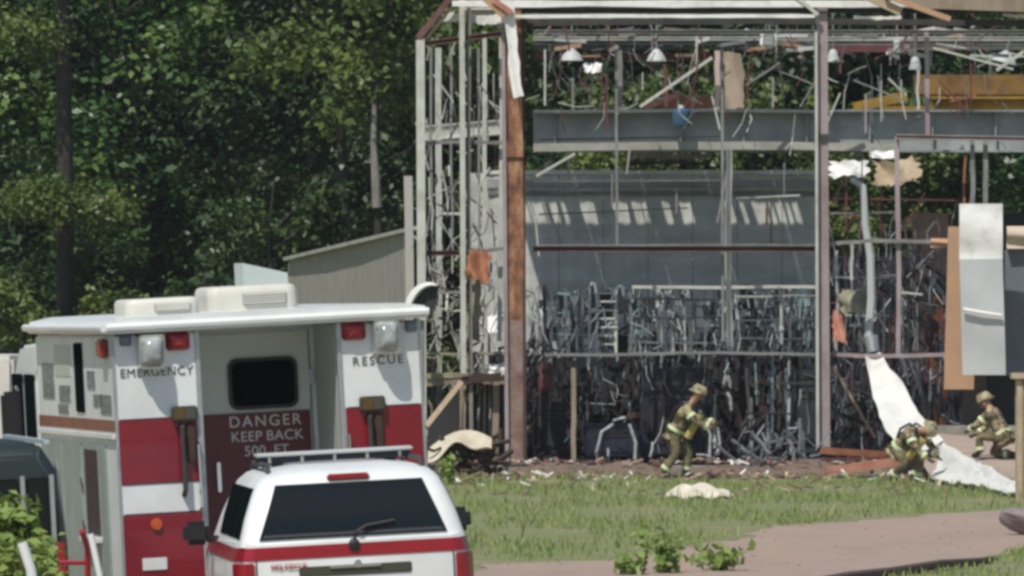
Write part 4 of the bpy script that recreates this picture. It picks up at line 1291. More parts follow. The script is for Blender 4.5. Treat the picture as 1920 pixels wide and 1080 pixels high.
def scrap(name, label, cat, x0, y0, x1, y1, Y, m, wob=.05, thick=.02, seed=1, depth=.25, n=8, group=None, skew=0.0):
    """a bent sheet hanging or lying, spanning a box of the view at distance Y"""
    rg2 = random.Random(seed)
    a, b = W(x0, y1, Y), W(x1, y0, Y)
    ph = [rg2.uniform(0, 6.28) for _ in range(4)]
    w, h = b.x - a.x, b.z - a.z
    def fn(u, v):
        jx = (rg2.uniform(-.09, .09) * w if u in (0, 1) else 0)
        jz = (rg2.uniform(-.12, .12) * h if v in (0, 1) and h < 1 else 0)
        return (a.x + w * u + jx + skew * v * w + wob * math.sin(5 * v + ph[0]) * h * .5, Y + depth * (v - .5) + wob * math.sin(6 * u + ph[1] + 3 * v), a.z + h * v + jz + wob * math.sin(5 * u + ph[2]) * h * .6)
    mb = MB().sheet(n, n, fn, thick)
    o = mb.build(name, m, loc=(a.x + w / 2, Y, a.z), smooth_=True)
    return tag(o, label, cat, group)
scrap('tan_insulation_batt', 'tan insulation batt hanging beside the pinkish stud under the roof', 'insulation', 1357, 98, 1394, 206, 164, M_wood, .03, .06, 2)
scrap('torn_foil', 'small torn white foil under the dome lamps', 'foil scrap', 1096, 118, 1128, 136, 166, M_whitesheet, .12, .01, 3)
scrap('torn_foil', 'white foil scrap caught on the beam beside the mauve column', 'foil scrap', 1632, 283, 1676, 297, 165, M_whitesheet, .1, .02, 4)
scrap('crumpled_foil', 'crumpled pale foil roll draped over the duct top', 'foil scrap', 1556, 303, 1628, 332, 164, M_insul, .12, .08, 5)
scrap('tan_insulation_batt', 'ragged tan insulation tuft caught behind the thin grey stud', 'insulation', 1640, 300, 1722, 346, 166, M_palewood, .16, .05, 6)
scrap('tan_insulation_batt', 'tan tuft of insulation caught above the white twisted sheet', 'insulation', 1576, 540, 1632, 582, 161.5, M_mossy, .12, .08, 7)
scrap('pink_batt', 'pinkish lagging strip hanging beside the mauve column at mid height', 'insulation', 1562, 585, 1586, 640, 161.6, M_pinkwood, .05, .05, 8)
scrap('orange_batt', 'orange torn insulation piece hanging in the left bay', 'insulation', 876, 470, 920, 526, 159.9, M_orange, .14, .05, 9, .3)
scrap('hanging_strip', 'long white strip hanging from the top of the rusted column', 'sheet', 962, 12, 982, 182, 159.3, M_whitesheet, .02, .02, 10, .1, skew=-1.0)
scrap('brown_batt', 'mossy dark scrap hanging below the orange insulation piece', 'insulation', 878, 520, 900, 640, 160.6, M_mossy, .04, .03, 11)
scrap('grey_foil', 'pale foil hanging at the back of the left bay', 'foil scrap', 905, 590, 944, 625, 170, M_whitesheet, .05, .02, 12)
scrap('white_scrap', 'white crumpled scrap lying on the platform beside the rusted column', 'scrap', 916, 682, 950, 702, 160.6, M_whitesheet, .1, .06, 13)
# crate, drum, yellow crane on the long beam
p = W(1240, 206, 169.9)
t = thing('brown_crate', 'broken orange brown crate lying on the long grey beam', 'crate', (W(1255, 0, 169.9).x, 169.9, W(0, 205, 169.9).z))
MB().box(-.2, .95, -.1, .2, 0, .26).build('side_board', M_orange, t, local=True)
MB().beam((-.5, -.12, .02), (.2, -.12, .3), .12, .03).build('slat', M_pinkwood, t, local=True)
MB().box(.95, 1.02, -.13, .22, 0, .34).build('end_board', M_redbrown, t, local=True)
t = thing('blue_drum', 'small blue drum against the long grey beam', 'drum', (W(1277, 0, 169.3).x, 169.35, W(0, 236, 169.3).z))
MB().lathe([(.17, 0), (.18, .02), (.18, .3), (.15, .33), (.06, .35)], 16).build('body', M_bluepaint, t, local=True, smooth_=True)
MB().lathe([(.06, .345), (.06, .4), (.02, .41)], 10).build('lid', M_whitesheet, t, local=True, smooth_=True)
cr = thing('bridge_crane', 'yellow bridge crane girder with a rusty trolley in the right bay', 'crane', (W(1850, 0, 172).x, 172, W(0, 214, 172).z))
MB().beam(W(1745, 197, 172), W(2010, 197, 172), .34, .3, kind='I', t=.03).build('girder', M_mustard, cr)
MB().box(W(1715, 0, 172).x, W(2000, 0, 172).x, 171.9, 172.5, W(0, 180, 172).z, W(0, 140, 172).z).build('trolley', mat('rusty_trolley', (.27, .15, .03), .8, color2=(.15, .08, .03), scale=3), cr, bevel=.03)
MB().beam(W(1650, 205, 172), W(1746, 205, 172), .12, .2).build('end_truck', M_mustard, cr)
MB().beam(W(1780, 190, 171.7), W(1830, 178, 171.7), .06, .06).build('brace', M_orange, cr)
t = thing('yellow_hoist', 'small yellow hoist left of the bridge crane girder', 'hoist', (W(1650, 0, 171).x, 171, W(0, 210, 171).z))
MB().beam(W(1600, 202, 171), W(1700, 180, 171), .2, .3).build('body', M_mustard, t)
MB().beam(W(1592, 208, 171), W(1660, 208, 171), .05, .1).build('rail', M_palesteel, t)

# standing pipes of the burnt plant
GP = 'bent pipes standing among the burnt machinery'
def pipe(x, y0, y1, wpx, m, Y, label='upright grey pipe with a bent top among the burnt machinery', hook=0, lean=0):
    a, b = W(x, y1, Y), W(x + lean, y0, Y)
    r = wpx / 290
    pts = [a, a.lerp(b, .5), b]
    if hook:
        pts += [b + Vector((hook * .4, 0, .1)), b + Vector((hook, 0, .08)), b + Vector((hook * 1.2, 0, -.1))]
    t = thing('standing_pipe', label, 'pipe', a, group=GP)
    MB().tube(pts, r, 8).build('shaft', m, t, smooth_=True)
    MB().lathe([(r * 1.7, 0), (r * 1.7, .06), (r * 1.05, .07)], 10, Matrix.Translation(a + (b - a) * .25)).build('flange', m, t)
    return t
LW, LG, LT, LD = ('pale lagged pipe standing among the burnt machinery', 'grey bent pipe standing among the burnt machinery',
                  'greenish pipe standing among the burnt machinery', 'dark scorched pipe standing among the burnt machinery')
PL = [(1008, 535, 690, 9, M_palepipe, LW), (1022, 535, 690, 10, M_darksteel, LD), (1034, 545, 690, 6, M_palepipe, LW), (1062, 560, 665, 8, M_greypipe, LG), (1090, 545, 690, 10, M_greypipe, LG), (1104, 540, 680, 6, M_palepipe, LW),
      (1158, 545, 690, 8, M_tealpipe, LT), (1185, 555, 690, 8, M_darksteel, LD), (1232, 560, 660, 9, M_tealpipe, LT), (1240, 560, 690, 6, M_palepipe, LW), (1262, 575, 690, 6, M_palepipe, LW), (1285, 575, 660, 7, M_palepipe, LW),
      (1303, 600, 660, 8, M_palepipe, LW), (1322, 605, 665, 8, M_greypipe, LG), (1385, 560, 690, 9, M_darksteel, LD), (1410, 560, 690, 7, M_greypipe, LG), (1447, 600, 830, 9, M_tealpipe, LT), (1466, 545, 645, 9, M_palepipe, LW),
      (1480, 640, 840, 10, M_palepipe, LW), (1444, 740, 840, 11, M_palepipe, LW), (1408, 745, 800, 10, M_greypipe, LG), (1369, 715, 790, 9, M_palepipe, LW), (1500, 560, 640, 12, M_tealpipe, LT), (1515, 590, 690, 8, M_tealpipe, LT),
      (1046, 700, 880, 6, M_greypipe, LG), (1100, 730, 850, 7, M_greypipe, LG), (1340, 740, 860, 7, M_palepipe, LW), (1420, 680, 760, 7, M_tealpipe, LT), (1010, 690, 840, 8, M_darksteel, LD), (1570, 470, 690, 6, M_greypipe, LG),
      (1612, 470, 660, 7, M_greypipe, LG), (1655, 560, 690, 7, M_palepipe, LW), (1720, 570, 690, 7, M_greypipe, LG), (1742, 690, 820, 5, M_palepipe, LW), (1705, 480, 690, 6, M_darksteel, LD)]
ORD = ('first', 'second', 'third', 'fourth', 'fifth', 'sixth', 'seventh', 'eighth', 'ninth', 'tenth', 'eleventh', 'twelfth', 'thirteenth', 'fourteenth', 'fifteenth')
CNT = {}
for i, (x, y0, y1, w, m, lab) in enumerate(sorted(PL, key=lambda q: q[0])):
    CNT[lab] = CNT.get(lab, -1) + 1
    lab = lab.replace(' standing among', ' among') + ', ' + ORD[CNT[lab]] + ' of its colour from the rusted column'
    pipe(x, y0, y1, w, m, rg.uniform(161.8, 166.5), lab, rg.choice((0, 0, 0, 0, .1, -.1)), rg.uniform(-5, 5))
# white curved legs of the navy machine and others, low in the wreck
for i, (pts, w) in enumerate([(((1125, 905 - 20), (1118, 850), (1128, 810), (1150, 795)), 8), (((1190, 870), (1192, 830), (1180, 795)), 8), (((1142, 880), (1140, 840)), 6), (((1330, 860), (1332, 815), (1322, 790)), 7), (((1345, 850), (1350, 830), (1345, 800)), 7), (((1432, 850), (1440, 820), (1438, 770)), 9), (((1485, 850), (1478, 800), (1480, 740)), 9)]):
    Y = 161.2 + .15 * i
    P3 = [W(*q, Y) for q in pts]
    t = thing('curved_pipe', ('left leg of the pale arched pipe over the low navy machine', 'right leg of the pale arched pipe over the low navy machine', 'short straight pale pipe under the arched pipe', 'pale hooked pipe just right of the leaning firefighter', 'short pale bent pipe right of the hooked pipe', 'pale bent pipe at the foot of the scorched pipe rack', 'pale bent pipe beside the foot of the dark teal cabinet')[i], 'pipe', P3[0], group='pale curved pipes at the foot of the wreck')
    MB().tube(P3, w / 260, 8).build('shaft', M_palepipe, t, smooth_=True)
    MB().lathe([(w / 120, -.03), (w / 120, .03), (w / 200, .04)], 10, Matrix.Translation(P3[0])).build('flange', M_greypipe, t)

def machine(x0, x1, y0, y1, Y, d, m, label, cat='machine', panel=None, vents=3, name='burnt_machine', legs=True):
    a, b = W(x0, y1, Y), W(x1, y0, Y)
    t = thing(name, label, cat, ((a.x + b.x) / 2, Y + d / 2, a.z))
    w, h = b.x - a.x, b.z - a.z
    lz = min(.14, h * .15) if legs else 0
    MB().box(-w / 2, w / 2, -d / 2, d / 2, lz, h).build('housing', m, t, local=True, bevel=.03)
    MB().box(-w * .4, w * .32, -d / 2 - .025, -d / 2 - .002, lz + h * .12, h * .6).build('access_panel', panel or m, t, local=True, bevel=.01)
    for k in range(vents):
        z = h * (.68 + .07 * k)
        MB().box(-w * .35, w * .35, -d / 2 - .02, -d / 2 - .002, z, z + h * .03).build('vent_slat', M_darksteel, t, local=True)
    if legs:
        for sx_ in (-1, 1):
            for sy in (-1, 1):
                MB().box(sx_ * w * .42 - .035, sx_ * w * .42 + .035, sy * d * .4 - .035, sy * d * .4 + .035, 0, lz).build('leg', M_darksteel, t, local=True)
    return t
machine(1200, 1335, 690, 868, 163.5, 1.6, M_navy, 'large black navy machine in the centre of the wreck', panel=M_soot)
machine(1487, 1533, 690, 868, 162.6, .6, M_tealdark, 'tall dark teal cabinet beside the mauve column', 'cabinet', vents=4, name='electrical_cabinet')
machine(1385, 1435, 660, 868, 165, .8, M_sootbrown, 'scorched brown cabinet behind the pale pipes', 'cabinet', name='electrical_cabinet')
machine(1075, 1140, 690, 868, 165.5, .9, M_soot, 'soot black machine left of the navy machine')
machine(1098, 1196, 795, 868, 161.9, .8, M_navy, 'low navy machine with pale curved pipes in front')
machine(1000, 1062, 745, 868, 163, .8, M_soot, 'low black machine at the foot of the rusted column')
machine(1010, 1036, 680, 735, 162.3, .3, M_redbrown, 'dark red pump block hung beside the rusted column', 'pump', vents=2, name='pump_block', legs=False)
machine(1170, 1230, 560, 658, 167, .7, M_soot, 'dark cabinet standing in the pipe rack', 'cabinet', name='electrical_cabinet', legs=False)
machine(1050, 1100, 575, 650, 167.5, .7, M_greypipe, 'grey cabinet in the pipe rack near the rusted column', 'cabinet', name='electrical_cabinet', legs=False)
machine(1495, 1528, 560, 655, 166, .6, M_tealpipe, 'greenish tank cabinet at the right end of the pipe rack', 'cabinet', name='electrical_cabinet', legs=False)
machine(1735, 1775, 556, 868, 167, .6, mat('burnt_orange_cabinet', (.17, .055, .018), .8, color2=(.07, .03, .015), scale=4), 'burnt orange cabinet in the dark right bay', 'cabinet', name='electrical_cabinet')
machine(1640, 1700, 520, 868, 170.5, .8, M_soot, 'tall black machine in the dark right bay')
machine(1890, 1990, 440, 868, 170, .8, M_soot, 'tall black machine behind the grey blue panel')
machine(1850, 1905, 690, 868, 160.9, .3, M_tealdark, 'dark doorway cabinet above the tan ramp', 'cabinet', name='electrical_cabinet', legs=False)
# racks of upright pipes, a flat top line above the front girt
def rack(x0, x1, y0, y1, Y, step, m, mh, label, levels):
    a = W((x0 + x1) / 2, y1, Y)
    t = thing('pipe_rack', label, 'rack', a)
    x = x0
    k = 0
    while x <= x1:
        big = k % 4 == 0
        top = y0 if big else y0 + rg.choice((4, 10, 22, 40))
        if big or rg.random() < .8:
            MB().bent(W(x + rg.uniform(-2, 2), y1, Y + rg.uniform(0, .3)), W(x + rg.uniform(-3, 3), top, Y + rg.uniform(0, .3)), .06 if big else rg.uniform(.02, .05), .05, .03, k, 6).build('upright', m if rg.random() < .7 else mh, t)
        x += step * rg.uniform(.7, 1.3)
        k += 1
    for y in levels:
        MB().bent(W(x0, y, Y - .05), W(x1, y + rg.uniform(-3, 3), Y - .05), rg.uniform(.02, .045), .05, .02, int(y), 8).build('crossbar', mh, t)
    return t
rack(1030, 1112, 545, 662, 162.6, 13, M_greypipe, M_tealpipe, 'short rack of grey pipes beside the rusted column', (548, 585, 625))
rack(1182, 1345, 541, 662, 162.3, 14, M_palepipe, M_greypipe, 'long rack of pale upright pipes under the cable tray', (560, 592, 640))
rack(1378, 1528, 541, 662, 162.5, 13, M_greypipe, M_palepipe, 'rack of grey and pale pipes left of the mauve column', (556, 600, 634))
rack(1190, 1520, 560, 662, 165.5, 12, M_tealpipe, M_darksteel, 'rear rack of blue green pipes behind the two front racks', (575, 615))
rack(1402, 1500, 690, 850, 162.0, 17, M_greypipe, M_darksteel, 'low rack of grey scorched pipes left of the dark teal cabinet', (720, 775))
rack(1566, 1668, 470, 660, 162.4, 15, M_greypipe, M_palepipe, 'tall bent rack of grey strips in the right bay', (520, 590))
# ladder in the rack
ld = thing('steel_ladder', 'short pale steel ladder leaning in the pipe rack', 'ladder', W(1137, 660, 162.5))
for x in (1119, 1155):
    MB().tube([W(x, 665, 162.5), W(x, 540, 162.9)], .03, 6).build('rail', M_palesteel, ld, smooth_=True)
for k in range(7):
    y = 550 + 16 * k
    MB().tube([W(1119, y, 162.6), W(1155, y, 162.6)], .02, 6).build('rung', M_palesteel, ld, smooth_=True)
# tangles nobody could count
def tangle(name, label, m, n, x0, x1, z0, z1, Ya, Yb, seed, lmin=.2, lmax=.9, r=(.012, .035), vert=.5):
    r2 = random.Random(seed)
    mb = MB()
    for k in range(n):
        p = Vector((r2.uniform(x0, x1), r2.uniform(Ya, Yb), r2.uniform(z0, z1)))
        d = Vector((r2.gauss(0, 1), r2.gauss(0, .6), r2.gauss(0, 1)))
        if r2.random() < vert:
            d = Vector((r2.gauss(0, .15), r2.gauss(0, .1), r2.choice((-1, 1))))
        d.normalize()
        l = r2.uniform(lmin, lmax)
        q = p + d * l * .5
        q.z = max(.14, q.z)
        e = q + (d + Vector((r2.gauss(0, .5), r2.gauss(0, .3), r2.gauss(0, .4)))).normalized() * l * .5
        e.z = max(.14, e.z)
        if z1 < 3.6 and z0 > 2:
            q.z, e.z, p.z = min(q.z, 3.5), min(e.z, 3.52), min(p.z, 3.5)
        mb.tube([p, q, e], r2.uniform(*r), 4)
    o = mb.build(name, m)
    o['kind'] = 'stuff'
    o['label'] = label
    return o
tangle('twisted_pipework', 'tangled grey pipework of the upper rack', M_greypipe, 30, .3, 5.75, 2.25, 3.4, 163, 168, 1, vert=.8)
tangle('twisted_pipework', 'tangled blue green pipework of the upper rack', M_tealpipe, 20, .4, 5.75, 2.3, 3.4, 163, 168, 2, lmax=.6, vert=.8)
tangle('twisted_pipework', 'pale bent pipework of the upper rack', M_palepipe, 12, .4, 5.75, 2.3, 3.4, 161.5, 166, 3, lmax=.7, vert=.8)
tangle('burnt_wiring', 'black burnt wiring and struts in the lower wreck', M_soot, 300, .2, 5.8, .15, 2.6, 164, 168.5, 4, r=(.015, .06))
tangle('burnt_wiring', 'dark steel scraps in the lower wreck', M_darksteel, 70, .2, 5.8, .15, 2.4, 161.5, 166, 5, lmax=.7)
tangle('bent_metal', 'pale bent metal scraps in the lower wreck', M_palepipe, 14, .3, 5.6, .2, 2.2, 161, 164, 6, lmax=.4, r=(.012, .03))
tangle('bent_metal', 'grey bent metal scraps in the lower wreck', M_greypipe, 10, .2, 5.8, .15, 2.2, 161.2, 166, 7, lmax=.6)
tangle('burnt_wiring', 'black burnt struts in the right bay', M_soot, 160, 6.0, 8.6, .15, 4.2, 161.5, 168, 8, r=(.015, .05))
tangle('bent_metal', 'grey bent strips in the right bay', M_greypipe, 70, 6.0, 8.4, .3, 4.5, 161.5, 168, 9, lmax=1.0, vert=.75)
tangle('bent_metal', 'brown rusty strips in the right bay', M_redbrown, 40, 6.2, 8.4, .3, 4.6, 162, 170, 10, lmax=1.4, vert=.8)
tangle('bent_metal', 'mossy scraps and rails in the left bay', M_mossy, 46, -1.6, -.3, .3, 3.4, 161, 166, 12, lmax=.9, vert=.65)
tangle('bent_metal', 'pale scraps in the left bay', M_palesteel, 34, -1.6, -.3, 1.0, 4.4, 161, 168, 13, lmax=.8, vert=.7)
tangle('bent_metal', 'dark scraps in the left bay', M_darksteel, 40, -1.6, -.2, .2, 4.4, 161.5, 169, 14, lmax=.8)
def blocks(name, label, m, n, x0, x1, z0, z1, Ya, Yb, seed):
    r2 = random.Random(seed)
    mb = MB()
    for k in range(n):
        w, h, d = r2.uniform(.04, .2), r2.uniform(.08, .45), r2.uniform(.05, .3)
        c = Vector((r2.uniform(x0, x1), r2.uniform(Ya, Yb), r2.uniform(z0, z1)))
        mb.box(-w / 2, w / 2, -d / 2, d / 2, -h / 2, h / 2, Matrix.Translation(c) @ Euler((r2.gauss(0, .1), r2.gauss(0, .12), r2.gauss(0, .4))).to_matrix().to_4x4())
    o = mb.build(name, m)
    o['kind'] = 'stuff'
    o['label'] = label
for i_, (m_, n_, z0_, z1_, nm_) in enumerate([(M_palepipe, 70, 2.25, 3.4, 'pale thin conduits of the upper rack'), (M_greypipe, 110, 2.2, 3.4, 'grey thin conduits of the upper rack'), (M_tealpipe, 70, 2.2, 3.4, 'blue green thin conduits of the upper rack'),
                                             (M_palepipe, 36, .9, 2.2, 'pale thin rods in the lower wreck'), (M_darksteel, 150, .2, 2.2, 'dark thin rods in the lower wreck'), (M_greypipe, 16, .5, 2.2, 'grey thin rods in the lower wreck'), (M_sootbrown, 200, .15, 2.2, 'scorched thin rods in the lower wreck')]):
    tangle('thin_conduits', nm_, m_, n_, .2, 5.75, z0_, z1_, 161, 168, 60 + i_, lmin=.15, lmax=.75, r=(.006, .016), vert=.82)
tangle('thin_conduits', 'grey thin rods hanging in the right bay', M_greypipe, 120, 6.0, 8.4, .5, 4.3, 161, 168, 70, lmax=1.1, r=(.006, .016), vert=.85)
tangle('thin_conduits', 'pale thin rods hanging in the right bay', M_palepipe, 40, 6.0, 8.4, .8, 4.3, 161, 168, 71, lmax=.8, r=(.006, .014), vert=.85)
tangle('thin_conduits', 'pale thin rods of the left bay', M_palesteel, 90, -1.75, -.3, .8, 8.0, 161, 168, 72, lmax=1.3, r=(.007, .018), vert=.8)
tangle('thin_conduits', 'scorched thin rods of the left bay', M_sootbrown, 70, -1.75, -.3, .3, 8.0, 161, 168, 73, lmax=1.0, r=(.007, .02), vert=.7)
tangle('thin_conduits', 'thin hangers and wires below the torn roof', M_greypipe, 70, .4, 9.6, 7.0, 8.7, 161, 169, 74, lmax=1.0, r=(.005, .012), vert=.6)
tangle('thin_conduits', 'pale hangers and wires below the torn roof', M_palesteel, 40, .4, 9.6, 6.9, 8.7, 161, 169, 75, lmax=.9, r=(.005, .013), vert=.5)
tangle('thin_conduits', 'rust red hangers below the torn roof', M_redbrown, 50, .4, 9.6, 6.9, 8.7, 161, 169, 76, lmax=1.1, r=(.008, .02), vert=.5)
blocks('burnt_boxes', 'dark switch boxes and housings crowded in the upper rack', M_soot, 60, .4, 5.7, 2.35, 3.4, 163, 168, 41)
blocks('burnt_boxes', 'blue grey housings crowded in the upper rack', M_greypipe, 46, .4, 5.7, 2.3, 3.45, 163.5, 168, 42)
blocks('burnt_boxes', 'dark teal housings crowded in the upper rack', M_tealdark, 34, .4, 5.7, 2.3, 3.4, 162.5, 168, 43)
blocks('burnt_boxes', 'black housings crowded low in the wreck', M_soot, 60, .2, 5.7, .3, 2.2, 163, 168, 44)
blocks('burnt_boxes', 'scorched brown housings low in the wreck', M_sootbrown, 30, .2, 5.7, .3, 2.2, 162, 167, 45)
blocks('burnt_boxes', 'dark teal housings low in the wreck', M_tealdark, 20, .4, 5.7, .3, 2.0, 162, 167, 46)
blocks('burnt_boxes', 'black housings crowded in the right bay', M_soot, 40, 6.0, 8.4, .3, 4.2, 163, 168, 47)
# 
tangle('bent_metal', 'grey twisted strips heaped at the foot of the wreck', M_greypipe, 60, 4.1, 5.7, .14, .6, 158.6, 160.4, 15, lmax=.6, vert=.05)
# mulch and small debris strewn along the front
mb = MB()
r2 = random.Random(21)
def hz(u, v):
    return .30 * math.sin(math.pi * v) * (.6 + .4 * math.sin(9 * u) * math.sin(23 * u + 1)) * smooth(0, .06, u) * smooth(0, .06, 1 - u)
mb.sheet(80, 12, lambda u, v: (-1.6 + 8.4 * u, 156.6 + 3.0 * v, hz(u, v) + r2.uniform(0, .03) + .004))
structure(mb.build('mulch_bank', M_mulch, smooth_=True))
for (m, n, nm, lab, s) in ((M_mulch, 260, 'wood_chips', 'brown splinters strewn along the foot of the wreck', 31), (M_palewood, 120, 'wood_chips', 'pale splinters strewn along the foot of the wreck', 32), (M_whitesheet, 60, 'paper_scraps', 'white scraps strewn on the grass edge', 33), (M_redbrown, 120, 'wood_chips', 'red brown splinters strewn before the machines', 34)):
    r2 = random.Random(s)
    mb = MB()
    for k in range(n):
        x, y = r2.uniform(-1.6, 8), r2.uniform(153.5, 159.5) if r2.random() < .85 else r2.uniform(140, 154)
        l, w = r2.uniform(.05, .3), r2.uniform(.02, .07)
        a = r2.uniform(0, 3.14)
        z = .02 + (.2 if y > 157 else 0) + r2.uniform(0, .05)
        mb.beam((x, y, z), (x + math.cos(a) * l, y + math.sin(a) * l, z + r2.uniform(-.01, .1)), w, .02, up=(0, 0, 1))
    o = mb.build(nm, m); o['kind'] = 'stuff'; o['label'] = lab
# named pieces lying about
def plank(x0, y0, x1, y1, Y, w, m, label, name='loose_plank', dY=.3):
    a, b = W(x0, y0, Y), W(x1, y1, Y + dY)
    o = MB().beam(a, b, w, .12).build(name, m, loc=a)
    return tag(o, label, 'plank')
plank(1548, 884, 1712, 862, 156.5, .17, M_pinkwood, 'thick salmon coloured beam lying in front of the mauve column')
plank(1540, 845, 1660, 852, 158.6, .12, M_orange, 'orange board lying behind the salmon beam')
plank(1540, 862, 1690, 858, 158.2, .06, M_redbrown, 'dark red strip lying between the salmon beam and the orange board')
plank(1082, 894, 1176, 899, 155.8, .1, M_whitesheet, 'white board lying at the grass edge below the navy machine')
plank(870, 897, 930, 900, 154.5, .05, M_palewood, 'thin pale stick lying at the grass edge')
plank(1570, 700, 1640, 820, 161.4, .05, M_palewood, 'pale stick leaning inside the right bay')
plank(1400, 905, 1560, 908, 155.6, .06, M_palewood, 'long pale lath lying at the grass edge under the pipes')
plank(1180, 880, 1240, 872, 157.6, .07, M_redbrown, 'short dark red board left of the firefighter beside the machines')
# crumpled white sheet in front of the first firefighter
a = W(1312, 930, 139)
def crumple(u, v):
    s = math.sin(math.pi * u) ** .7 * math.sin(math.pi * min(1, v * 1.02))
    return (a.x - .55 + 1.1 * u, 138.4 + 1.2 * v, .02 + .24 * s * (1 - .35 * u) + .03 * math.sin(17 * u + 9 * v))
tag(MB().sheet(14, 10, crumple, .015, (0, 0, 1)).build('crumpled_sheet', mat('soiled_cream_sheet', (.46, .38, .26), .85, color2=(.7, .67, .58), scale=4, bump=.5), loc=(a.x, 139, 0), smooth_=True), 'crumpled cream sheet lying in the grass before the leaning firefighter', 'sheet')
# cream canopy scrap and round white dish at the left
a, b = W(803, 880, 156), W(922, 806, 156)
def canopy(u, v):
    x = a.x + (b.x - a.x) * u
    top = .25 + .75 * math.sin(math.pi * min(1, .12 + u * .62))
    z = a.z + (b.z - a.z) * (top - .34 * v * (1 + .3 * math.sin(11 * u)))
    return (x, 155.6 - .7 * v + .35 * math.sin(math.pi * u), z)
tag(MB().sheet(18, 8, canopy, .02, (0, .4, -.9)).build('torn_canopy', mat('cream_canvas', (.6, .55, .42), .85, color2=(.46, .41, .3), scale=2.5, bump=.4), loc=(a.x, 156, a.z), smooth_=True), 'torn cream canopy scrap arched over dark rubble beside the truck', 'canopy')
heap = tangle('rubble_heap', 'dark rubble under the torn cream canopy scrap', M_sootbrown, 90, a.x + .2, b.x + .05, .02, .62, 155.3, 156.6, 17, lmax=.5, r=(.02, .06), vert=.3)
ds = thing('white_dish', 'white curved rim of a broken dish standing behind the rescue truck roof corner', 'dish', W(790, 600, 150))
arc = [W(806 - 44 * math.cos(R(q)), 592 - 60 * math.sin(R(q)), 150) for q in range(0, 106, 8)]
mb = MB()
mb.loft([[Vector((p_.x + dx_ * (.4 + .6 * math.sin(math.pi * (k_ + 2) / 17)), 150 + dy_, p_.z + dz_)) for (dx_, dy_, dz_) in ((-.05, -.1, .02), (.05, -.12, -.02), (.09, .1, -.05), (-.03, .12, .03))] for k_, p_ in enumerate(arc)])
mb.build('dish_rim', M_whitesheet, ds, smooth_=True)
ctr = W(812, 585, 150)
mb = MB().add([(p_.x + .06, 150.04, p_.z - .03) for p_ in arc] + [tuple(ctr)] + [(p_.x + .06, 150.1, p_.z - .03) for p_ in arc] + [(ctr.x, ctr.y + .06, ctr.z)],
              [(i, i + 1, len(arc)) for i in range(len(arc) - 1)] + [(len(arc) + 1 + i + 1, len(arc) + 1 + i, 2 * len(arc) + 1) for i in range(len(arc) - 1)])
mb.build('dish_face', M_soot, ds)
MB().tube([W(792, 600, 150.2), (W(792, 0, 150.2).x, 150.2, 0)], .04, 8).build('mast', M_midsteel, ds)
# hanging wall panels at the right
def panel(name, label, x0, y0, x1, y1, Y, m, thick, lean=0, group=None, bulge=.03):
    a, b = W(x0, y1, Y), W(x1, y0, Y)
    w, h = b.x - a.x, b.z - a.z
    o = MB().sheet(6, 10, lambda u, v: (a.x + w * u + lean * (1 - v), Y + bulge * math.sin(7 * v + 2 * u), a.z + h * v), thick)
    return o, a
pn = thing('cladding_sheet', 'bright white insulated wall panel hanging by the tan board', 'wall panel', W(1842, 705, 159.0))
o, _ = panel('', '', 1799, 382, 1880, 486, 159.05, None, .1); o.build('panel_facing', M_whitesheet, pn, smooth_=True)
o, _ = panel('', '', 1799, 486.5, 1880, 703, 159.0, None, .1, .06); o.build('panel_lower_sheet', M_greysheet, pn, smooth_=True)
MB().tube([W(1806, 580, 158.9), W(1840, 586, 158.88), W(1878, 592, 158.9)], .035, 6).build('crease', M_whitesheet, pn, smooth_=True)
o, a = panel('', '', 1778, 425, 1834, 730, 159.7, None, .08, -.08)
tag(o.build('tan_fibreboard', M_tan, loc=a, smooth_=True), 'long tan board hanging behind the white panel', 'board')
o, a = panel('', '', 1884, 468, 2010, 704, 160.1, None, .06, 0)
tag(o.build('grey_blue_panel', mat('grey_blue_sheet', (.14, .165, .19), .5, color2=(.11, .13, .15), scale=1.5), loc=a, smooth_=True), 'grey blue door panel to the right of the white panel', 'door panel')
o, a = panel('', '', 1888, 424, 2010, 466, 159.9, None, .1, 0, bulge=.06)
tag(o.build('beige_roll', mat('beige_roll', (.6, .5, .4), .85, color2=(.5, .4, .3), scale=3), loc=a, smooth_=True), 'beige roll of sheeting above the grey blue panel', 'roll')
o, a = panel('', '', 1745, 447, 1792, 464, 160.0, None, .06, 0)
tag(o.build('tan_offcut', M_tan, loc=a, smooth_=True), 'small tan offcut on the girt left of the white panel', 'offcut')
# pale duct strip that comes down and turns into the white twisted sheet
pts = [(1596, 335), (1618, 350), (1622, 420), (1632, 480), (1634, 560), (1628, 630), (1634, 665)]
P3 = [W(x, y, 161.2 - .2 * i / 6) for i, (x, y) in enumerate(pts)]
t = thing('hanging_duct', 'narrow pale grey duct hanging down in the right bay', 'duct', P3[-1])
MB().tube(P3, .065, 8, .09).build('duct_skin', M_greysheet, t, smooth_=True)
MB().tube([W(1632, 632, 160.9), W(1638, 662, 160.8)], .15, 10, .12).build('duct_mouth', M_alu, t, smooth_=True)
